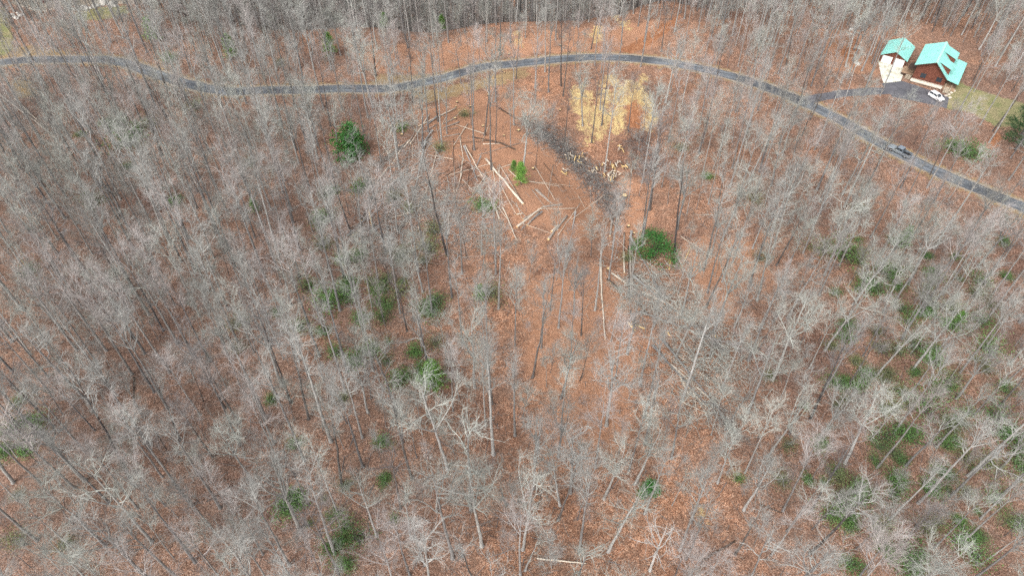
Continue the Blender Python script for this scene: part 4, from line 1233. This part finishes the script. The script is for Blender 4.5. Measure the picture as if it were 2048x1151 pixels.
EVER = [(1308, 505, 68, 'holly', 0, 'broad dense glossy green shrub with a grey hollow middle below the log clearing'), (703, 312, 52, 'holly', 1, 'tall bright green shrub beside the slash near the road'),
        (868, 778, 72, 'pine', 1, 'widest bright green young pine in the wood below the slash'), (1298, 985, 32, 'holly', 1, 'small rounded bright green shrub beside a leaning pale trunk'),
        (2030, 300, 92, 'hemlock', 0, 'big dark green hemlock beside the cabin lawn'),
        (856, 625, 50, 'laurel', 0, 0), (870, 605, 40, 'laurel', 1, 0), (655, 605, 62, 'laurel', 1, 0), (692, 592, 50, 'laurel', 2, 0), (742, 705, 42, 'laurel', 0, 0), (830, 705, 34, 'laurel', 1, 0),
        (800, 760, 48, 'laurel', 2, 0), (645, 665, 30, 'laurel', 0, 0), (765, 885, 34, 'laurel', 1, 0), (645, 440, 44, 'laurel', 2, 0), (575, 1015, 58, 'laurel', 0, 0), (596, 1000, 44, 'laurel', 2, 0),
        (690, 1055, 44, 'sparse', 1, 0), (715, 1080, 58, 'sparse', 2, 0), (660, 1100, 52, 'sparse', 1, 0), (260, 285, 60, 'laurel', 1, 0), (225, 255, 42, 'laurel', 2, 0), (350, 405, 32, 'laurel', 0, 0), (190, 405, 44, 'sparse', 0, 0),
        (512, 424, 24, 'pine', 0, 0), (466, 118, 34, 'pine', 0, 0), (310, 85, 36, 'pine', 0, 0), (662, 112, 34, 'pine', 0, 0), (770, 56, 22, 'pine', 0, 0), (885, 62, 22, 'pine', 0, 0), (1042, 370, 34, 'pine', 0, 0), (1028, 345, 20, 'pine', 0, 0),
        (543, 800, 26, 'laurel', 0, 0), (132, 1090, 36, 'dull', 0, 0), (1640, 890, 36, 'laurel', 2, 0), (1800, 920, 32, 'laurel', 1, 0), (1614, 960, 26, 'laurel', 0, 0), (1646, 964, 22, 'sparse', 0, 0),
        (1715, 985, 46, 'laurel', 1, 0), (1665, 1035, 56, 'sparse', 1, 0), (1685, 1015, 48, 'sparse', 0, 0), (1792, 965, 48, 'laurel', 0, 0), (1770, 875, 62, 'sparse', 2, 0), (1812, 870, 50, 'laurel', 2, 0), (1850, 815, 70, 'sparse', 0, 0),
        (1872, 782, 52, 'sparse', 1, 0), (1990, 835, 64, 'sparse', 2, 0), (2012, 872, 50, 'laurel', 0, 0), (2034, 905, 46, 'sparse', 1, 0), (1682, 512, 64, 'sparse', 1, 0), (1640, 502, 50, 'dull', 1, 0), (1776, 545, 46, 'laurel', 0, 0),
        (1800, 495, 34, 'pine', 0, 0), (1746, 580, 50, 'laurel', 1, 0), (1712, 508, 42, 'dull', 0, 0), (1520, 518, 28, 'dull', 1, 0), (1536, 755, 28, 'dull', 0, 0), (1415, 356, 22, 'laurel', 0, 0), (1930, 310, 52, 'laurel', 2, 0), (1905, 296, 38, 'laurel', 1, 0),
        (1915, 645, 26, 'pine', 0, 0), (1830, 695, 52, 'sparse', 0, 0), (1862, 722, 42, 'laurel', 1, 0), (1976, 702, 60, 'sparse', 2, 0), (1960, 645, 50, 'sparse', 0, 0), (1700, 1130, 44, 'laurel', 2, 0), (1950, 1115, 60, 'sparse', 0, 0),
        (1820, 1125, 70, 'laurel', 0, 0), (1922, 1085, 60, 'sparse', 1, 0), (1960, 565, 42, 'sparse', 2, 0), (2012, 556, 24, 'laurel', 0, 0), (1662, 695, 30, 'dull', 0, 0), (800, 585, 42, 'dull', 0, 0), (985, 590, 46, 'dull', 1, 0), (960, 600, 30, 'pine', 0, 0),
        (15, 865, 52, 'sparse', 0, 0), (8, 905, 42, 'laurel', 1, 0), (40, 805, 36, 'sparse', 1, 0), (60, 545, 40, 'sparse', 2, 0), (700, 565, 32, 'laurel', 0, 0), (880, 300, 30, 'dull', 0, 0), (930, 232, 24, 'dull', 1, 0), (860, 500, 44, 'dull', 0, 0),
        (760, 580, 34, 'laurel', 2, 0), (720, 640, 36, 'laurel', 1, 0), (790, 400, 30, 'dull', 1, 0), (720, 380, 40, 'laurel', 0, 0), (665, 385, 30, 'laurel', 1, 0), (1760, 700, 40, 'dull', 0, 0), (1900, 760, 44, 'dull', 1, 0), (1900, 860, 44, 'dull', 0, 0),
        (1980, 930, 50, 'dull', 1, 0), (1860, 980, 44, 'laurel', 0, 0), (1990, 1000, 50, 'sparse', 0, 0), (1760, 1060, 52, 'dull', 0, 0), (1850, 1060, 40, 'dull', 1, 0), (480, 700, 30, 'dull', 0, 0), (870, 690, 36, 'dull', 1, 0), (1255, 520, 24, 'dull', 0, 0),
        (1510, 400, 30, 'dull', 1, 0), (1360, 300, 26, 'dull', 0, 0), (1720, 420, 30, 'dull', 1, 0), (560, 130, 22, 'dull', 0, 0), (340, 120, 30, 'laurel', 1, 0), (820, 420, 30, 'dull', 0, 0), (590, 890, 30, 'laurel', 0, 0), (770, 960, 32, 'laurel', 2, 0), (500, 330, 30, 'dull', 1, 0)]
ge = np.random.default_rng(66)
for cx, cy, sx, sy, n in ((1870, 790, 150, 130, 60), (1770, 560, 100, 60, 22), (1850, 1060, 150, 70, 30), (720, 620, 90, 90, 20), (700, 1050, 70, 60, 8), (80, 860, 80, 150, 8), (800, 480, 120, 90, 8), (240, 300, 90, 60, 6)):
    for k in range(n):
        a, b = ge.normal(cx, sx), ge.normal(cy, sy)
        if 0 < a < 2060 and b < 1150 and b > np.interp(a, road_px_x, road_px_y) + 25:
            EVER.append((float(a), float(b), float(ge.uniform(18, 44)), str(ge.choice(['sparse', 'dull', 'laurel'], p=[.5, .3, .2])), int(ge.integers(0, 3)), 0))
g = np.random.default_rng(31)
for px, py, wpx, kd, vi, lab in EVER:
    x, y, z = hit(px, py)
    a, b, w, h = EV[kd][vi % len(EV[kd])]
    dist = y * CT + (CAM_H - z) * ST
    sc = 1.12 * wpx * dist / FOC / w
    zn = zone(x, y, px, py)
    sz = 'small ' if wpx * dist / FOC < 2.6 else 'medium ' if wpx * dist / FOC < 4.2 else 'large '
    o = empty(ENAME[kd], (x, y, z - .03), g.uniform(0, 6.28), lab or sz + ELOOK[kd] + ' ' + zn, 'tree' if kd in ('pine', 'hemlock') else 'shrub', None if lab else sz + ELOOK[kd] + 's ' + zn)
    o.scale = (sc, sc, sc * g.uniform(.85, 1.1))
    link('trunk' if kd in ('pine', 'hemlock') else 'stems', a, o); link('needles' if kd in ('pine', 'hemlock') else 'foliage', b, o)

# ------------------------------------------------------------------ felled logs, stumps, slash
def crop(ox, oy, s): return lambda a: (ox + a[0] / s, oy + a[1] / s)
def log(pa, pb, r, tone, where, name='felled_log', lift=0.0):
    A, B = np.array(hit(*pa)), np.array(hit(*pb))
    r *= .95; k = 7
    t = np.linspace(0, 1, k)[:, None]
    P = A * (1 - t) + B * t
    P[:, 2] += r * .75 + lift
    gz = hgt(P[:, 0], P[:, 1])
    P[:, 2] += max(0, float((gz + r * .3 - P[:, 2]).max()))
    L = float(np.linalg.norm(B - A))
    gg = np.random.default_rng(int(pa[0] * 7 + pb[1] * 13))
    P[1:-1, :2] += gg.normal(0, .0035 * L, (k - 2, 2))
    org = P[0].copy()
    R = np.linspace(r, r * .62, k) * (1 + gg.normal(0, .05, k))
    V, q, _ = tubes((P - org)[None], R[None], 8, False)
    me = bpy.data.meshes.new(name)
    n = len(V)
    me.from_pydata([tuple(v) for v in V], [], [tuple(map(int, f)) for f in q] + [tuple(range(7, -1, -1)), tuple(range(n - 8, n))])
    me.materials.append(M[tone]); me.materials.append(M['cut'])
    me.polygons.foreach_set('material_index', [0] * len(q) + [1, 1])
    me.polygons.foreach_set('use_smooth', [True] * len(q) + [False, False])
    me.update()
    nn = 'pole' if name == 'thin_pole' else 'log'
    adj = {'log_pale': 'pale peeled', 'log_grey': 'weathered grey', 'log_dark': 'dark barked', 'log_fresh': 'fresh yellow'}[tone]
    ln = 'long' if L > 7 else 'medium' if L > 3 else 'short'
    o = link(name, me, None, None, f'{ln} {adj} {nn} lying {where}', nn, f'{ln} {adj} {nn}s {where}')
    o.location = tuple(org)
    return o
c7, c5, c8, cb7 = crop(800, 200, 4.797), crop(700, 380, 2.877), crop(1280, 620, 4.43), crop(640, 240, 4.11)
W1, W2, W3 = 'across the open clearing', 'in the felled strip below the clearing', 'among the slash near the laurel'
for a, b, r, tn in [((535, 90), (180, 262), .2, 0), ((290, 150), (100, 440), .17, 0), ((530, 178), (410, 235), .17, 1), ((570, 215), (412, 275), .2, 1), ((350, 240), (200, 330), .13, 1), ((570, 330), (415, 358), .18, 1),
                    ((300, 350), (190, 415), .17, 2), ((300, 365), (200, 480), .18, 1), ((95, 390), (35, 460), .2, 0), ((650, 235), (515, 440), .12, 0), ((625, 440), (790, 745), .15, 0), ((825, 575), (1185, 1005), .3, 0),
                    ((690, 360), (980, 420), .2, 2), ((975, 420), (1110, 480), .24, 2), ((795, 425), (960, 420), .13, 0), ((955, 85), (1110, 185), .22, 2), ((1040, 670), (1170, 800), .1, 0), ((885, 610), (915, 850), .1, 0),
                    ((600, 580), (580, 760), .14, 0), ((830, 720), (740, 840), .12, 0), ((935, 785), (880, 830), .12, 0), ((740, 870), (530, 1150), .14, 1), ((1295, 860), (1430, 980), .2, 1), ((900, 980), (950, 1150), .15, 0),
                    ((980, 1030), (1040, 1150), .15, 0), ((1120, 1100), (1180, 1090), .18, 0), ((1180, 1150), (1330, 1060), .2, 1)]:
    log(c7(a), c7(b), r, ('log_pale', 'log_grey', 'log_dark')[tn], W1)
for a, b, r, tn in [((925, 0), (995, 85), .22, 0), ((1075, 0), (1160, 80), .18, 1), ((960, 215), (1110, 100), .25, 0), ((1020, 205), (1090, 125), .2, 1), ((1110, 100), (1220, 85), .22, 1), ((1140, 290), (1250, 155), .28, 1),
                    ((1160, 240), (1200, 200), .2, 0), ((880, 105), (960, 290), .16, 0), ((830, 75), (860, 170), .2, 0)]:
    log(c5(a), c5(b), r, ('log_pale', 'log_grey', 'log_dark')[tn], W1)
for a, b, r, tn in [((1580, 75), (1510, 165), .34, 1), ((1508, 172), (1495, 270), .3, 1), ((1575, 360), (1578, 480), .26, 0), ((1578, 250), (1572, 360), .2, 1), ((1612, 290), (1615, 630), .34, 1),
                    ((1624, 320), (1627, 600), .22, 1), ((1602, 330), (1603, 640), .2, 2), ((1440, 400), (1450, 640), .26, 0), ((1450, 640), (1468, 860), .18, 0), ((1505, 480), (1590, 540), .24, 0), ((1640, 490), (1830, 640), .2, 1), ((1680, 590), (1860, 670), .24, 0),
                    ((1480, 515), (1560, 580), .24, 2), ((1600, 765), (1640, 810), .24, 3), ((1620, 765), (1695, 800), .2, 3), ((1965, 320), (1905, 450), .12, 3), ((1845, 400), (1835, 460), .14, 3), ((1640, 640), (1720, 720), .22, 2), ((1480, 515), (1505, 540), .22, 3)]:
    log(c5(a), c5(b), r, ('log_pale', 'log_grey', 'log_dark', 'log_fresh')[tn], W2)
for a, b, r, tn in [((270, 480), (450, 640), .16, 0), ((330, 540), (440, 700), .16, 0), ((340, 560), (430, 750), .2, 0), ((500, 680), (700, 860), .16, 0), ((470, 740), (590, 860), .15, 0), ((510, 790), (660, 1060), .15, 1),
                    ((150, 350), (270, 500), .25, 2), ((230, 290), (330, 420), .2, 2), ((655, 210), (690, 275), .14, 3), ((240, 195), (265, 230), .16, 3)]:
    log(c8(a), c8(b), r, ('log_pale', 'log_grey', 'log_dark', 'log_fresh')[tn], W2)
for a, b, r, tn in [((740, 165), (690, 230), .2, 0), ((915, 150), (840, 230), .16, 0), ((665, 250), (590, 370), .16, 0), ((560, 395), (460, 520), .17, 0), ((430, 640), (340, 830), .3, 2), ((445, 690), (310, 900), .18, 1), ((480, 90), (470, 170), .14, 0),
                    ((700, 820), (640, 910), .2, 0), ((690, 790), (785, 905), .16, 1), ((400, 735), (425, 870), .15, 3), ((515, 640), (490, 740), .16, 1), ((640, 480), (700, 560), .2, 1), ((305, 925), (265, 955), .2, 3), ((345, 910), (300, 985), .16, 1), ((600, 700), (545, 830), .18, 1)]:
    log(cb7(a), cb7(b), r, ('log_pale', 'log_grey', 'log_dark', 'log_fresh')[tn], W3)
c2b, c1b, c3b = crop(700, 751, 2.877), crop(0, 751, 2.877), crop(1348, 751, 2.877)
log(c2b((1075, 1050)), c2b((1360, 1080)), .15, 'log_pale', 'in open wood under the stubby dead trees')
log(c1b((1190, 725)), c1b((1340, 630)), .13, 'log_dark', 'in the dense wood far from the cabin')
log(c1b((770, 10)), c1b((772, 180)), .12, 'log_dark', 'in the dense wood far from the cabin')
log(c3b((170, 1060)), c3b((350, 950)), .18, 'log_dark', 'on open leaf litter near a yellow straw patch')
log(c3b((1365, 385)), c3b((1580, 410)), .11, 'log_dark', 'on the shrubby slope below the cabin')
log(c3b((490, 740)), c3b((620, 790)), .13, 'log_dark', 'on the shrubby slope below the cabin')
log((0, 30 + 160), (108, 272), .3, 'log_grey', 'in brush below the far end of the road')
log((30, 198), (84, 250), .22, 'log_pale', 'in brush below the far end of the road')

# thin poles and broken limbs lying criss-cross
gq = np.random.default_rng(15)
for cx, cy, sx, sy, n, an0, wh in ((880, 290, 60, 50, 34, 2.3, W1), (1010, 400, 70, 45, 28, .9, W1), (800, 400, 60, 70, 34, 2.1, W3), (1320, 600, 70, 70, 16, .75, W2), (1410, 760, 45, 50, 18, .8, W2), (1150, 440, 40, 25, 8, 2.6, W1)):
    for k in range(n):
        x, y = gq.normal(cx, sx), gq.normal(cy, sy); an = gq.normal(an0, .55); L = gq.uniform(22, 95)
        dx, dy = math.cos(an) * L / 2, math.sin(an) * L / 2
        log((x - dx, y - dy), (x + dx, y + dy), gq.uniform(.055, .10), str(gq.choice(['log_pale', 'log_grey', 'log_dark'], p=[.5, .35, .15])), wh, 'thin_pole', gq.uniform(0, .25))
# short cut logs thrown into heaps at the foot of the straw bank
gl = np.random.default_rng(91)
c4 = crop(1100, 280, 7.673)
for cx, cy, sx, sy, n in ((340, 300, 90, 70, 16), (500, 330, 50, 90, 10), (960, 400, 100, 45, 12), (930, 590, 95, 80, 30), (700, 500, 110, 60, 12), (1180, 450, 70, 40, 9), (230, 520, 50, 50, 8), (1060, 160, 50, 30, 5)):
    for k in range(n):
        x, y = gl.normal(cx, sx * .6), gl.normal(cy, sy * .6)
        an = gl.normal(1.0, .7); L = gl.uniform(30, 85)
        log(c4((x - math.cos(an) * L / 2, y - math.sin(an) * L / 2)), c4((x + math.cos(an) * L / 2, y + math.sin(an) * L / 2)), gl.uniform(.09, .2),
            str(gl.choice(['log_pale', 'log_fresh', 'log_grey', 'log_dark'], p=[.42, .26, .22, .10])), 'in the heap at the foot of the straw bank', 'cut_log', gl.uniform(.3, 1.1))

STUMPS = [(912, 214), (977, 191), (914, 205), (930, 221), (910, 238), (804, 270), (1120, 221), (1037, 262), (1122, 92), (1018, 109), (1009, 146), (1249, 394), (1262, 466), (1268, 467), (1257, 453), (1234, 440), (1260, 480), (1217, 539), (1066, 338), (966, 253), (1008, 272), (940, 214)]
sm_side = MB(); n = 12
sv = []
for z, r in ((-.4, .36), (0, .33), (.14, .26), (.34, .24)):
    sv += [(math.cos(6.283 * k / n) * r * (1 + .08 * math.sin(k * 2.1)), math.sin(6.283 * k / n) * r * (1 + .08 * math.sin(k * 2.1)), z) for k in range(n)]
sm_side.v = sv
sm_side.f = [(j * n + k, j * n + (k + 1) % n, (j + 1) * n + (k + 1) % n, (j + 1) * n + k) for j in range(3) for k in range(n)]
sproto = None
for i, (px, py) in enumerate(STUMPS):
    x, y, z = hit(px, py)
    zz = 'in the clearing' if py < 420 and 790 < px < 1200 and py > 150 else 'beyond the bend of the road' if py <= 150 else 'near the broad green shrub'
    if (px, py) == (1249, 394): zz = 'by itself at the foot of the brush heap'
    o = empty('tree_stump', (x, y, z), i * 1.3, 'low cut stump with pale yellow top ' + zz, 'stump', 'cut stumps ' + zz)
    s = (1.0 + .5 * ((i * 37) % 10) / 10) * (1.7 if (px, py) == (1249, 394) else 1.0)
    o.scale = (s, s, s * .8)
    if sproto is None:
        a = sm_side.build('bark', M['log_dark'], o, True)
        b = MB().poly([(v[0] * .97, v[1] * .97, .335) for v in sv[3 * n:]]).tube((0, 0, .31), (0, 0, .345), .2, .19, 12).build('cut_face', M['cut'], o)
        sproto = (a.data, b.data)
    else:
        link('bark', sproto[0], o); link('cut_face', sproto[1], o)

# whole felled trees, crowns crushed on the ground
FELLED = [((1262, 480), (1330, 600), 20, 0), ((1272, 560), (1420, 690), 22, 1), ((1290, 630), (1500, 700), 21, 2), ((1330, 690), (1470, 860), 22, 0), ((1310, 700), (1430, 830), 20, 3), ((1262, 470), (1260, 640), 22, 5),
          ((870, 240), (745, 350), 22, 0), ((862, 268), (760, 420), 21, 3), ((850, 290), (800, 480), 19, 1), ((930, 300), (1010, 470), 20, 2), ((700, 470), (830, 350), 18, 5), ((960, 320), (890, 470), 17, 4), ((1080, 430), (960, 540), 16, 5), ((1150, 430), (1130, 560), 15, 0)]
gf = np.random.default_rng(4)
for pa, pb, Ht, pi in FELLED:
    A, B = np.array(hit(*pa)), np.array(hit(*pb))
    d = B - A; d /= np.linalg.norm(d)
    up = np.array([0, 0, 1.]); s = np.cross(d, up); s /= np.linalg.norm(s); upn = np.cross(s, d)
    kd, tm, cm, h = PROTO[pi][:4]
    sc = Ht / h
    m = Matrix([[s[0] * sc, upn[0] * sc * .33, d[0] * sc, A[0]], [s[1] * sc, upn[1] * sc * .33, d[1] * sc, A[1]], [s[2] * sc, upn[2] * sc * .33, d[2] * sc, A[2] + .55], [0, 0, 0, 1]])
    wz = 'in the felled strip below the clearing' if pa[0] > 1200 else 'in the slash beside the clearing'
    o = empty('felled_tree', (0, 0, 0), 0, 'whole felled bare tree lying with crushed crown ' + wz, 'tree', 'felled trees ' + wz)
    o.matrix_world = m
    link('trunk', tm, o); link('crown', cm, o)

# brush and litter of sticks: nobody could count it
def sticks(name, centers, spread, n, length, rad, mat, label, zspread=.5, seed=0, dirn=None):
    g = np.random.default_rng(seed)
    ci = g.integers(0, len(centers), n)
    c = np.array([flat(*p)[:2] if False else hit(*p)[:2] for p in centers])[ci] + g.normal(0, 1, (n, 2)) * spread
    th = g.uniform(0, 6.28, n) if dirn is None else g.normal(dirn, .5, n)
    L = length * np.exp(g.normal(0, .45, n))
    z = hgt(c[:, 0], c[:, 1]) + np.abs(g.normal(0, zspread, n)) + .04
    d = np.stack([np.cos(th), np.sin(th), g.normal(0, .22 if zspread > .1 else .03, n)], 1)
    st = np.stack([c[:, 0], c[:, 1], z], 1) - d * L[:, None] / 2
    P = walk(st, d, L, 4, .12, 0, g)
    P[:, :, 2] = np.maximum(P[:, :, 2], hgt(P[:, :, 0], P[:, :, 1]) + .02)
    R = (rad * np.exp(g.normal(0, .4, n)))[:, None] * np.linspace(1, .4, 4)[None]
    me = new_mesh(name, *tubes(P, R, 4))
    return link(name, me, None, M[mat], label, 'brush', kind='stuff')
DRAWLINE = [(1060 + i * 5.6, 248 + i * 4.4) for i in range(15)] + [(1145 + i * 6, 320 + i * 6) for i in range(14)] + [(1225, 405), (1228, 418), (1222, 428), (1230, 412)]
sticks('brush_heap', DRAWLINE, 1.9, 2000, 1.8, .034, 'twig_dark', 'long dark heap of brush lying in the draw below the straw bank', .55, 1)
sticks('brush_heap', DRAWLINE, 2.2, 1100, 1.7, .034, 'twig', 'pale grey branches mixed over the long brush heap in the draw', .7, 2)
sticks('slash_litter', [(1275, 290), (1285, 310), (1280, 330), (1292, 345), (1270, 275)], 1.8, 500, 2.6, .03, 'twig_dark', 'steep tangle of dark branches beside the clay scar', .9, 3)
sticks('slash_litter', [(820, 320), (800, 340), (790, 440), (770, 470), (840, 400), (880, 460), (740, 480), (900, 420), (950, 470)], 4.5, 2400, 2.6, .03, 'twig', 'grey slash of broken branches beside the clearing', .45, 4)
sticks('slash_litter', [(1300, 560), (1350, 620), (1400, 680), (1440, 740), (1430, 800), (1380, 740), (1460, 690), (1270, 600)], 4.0, 2200, 2.6, .028, 'twig_lichen', 'greenish grey slash of broken branches in the felled strip', .5, 5)
gp = np.random.default_rng(8)
ALLPX = [(gp.uniform(-20, 2068), 60 + 1100 * gp.random() ** .8) for _ in range(420)]
sticks('fallen_twigs', [p for p in ALLPX if not (1700 < p[0] < 1980 and p[1] < 240)], 5.0, 6000, 1.3, .018, 'twig', 'thin grey fallen twigs strewn over the leaf litter', .03, 6)
sticks('fallen_twigs', [p for p in ALLPX if not (1700 < p[0] < 1980 and p[1] < 240)], 5.0, 1800, 2.2, .035, 'twig_dark', 'dark rotten branches strewn over the leaf litter', .03, 7)
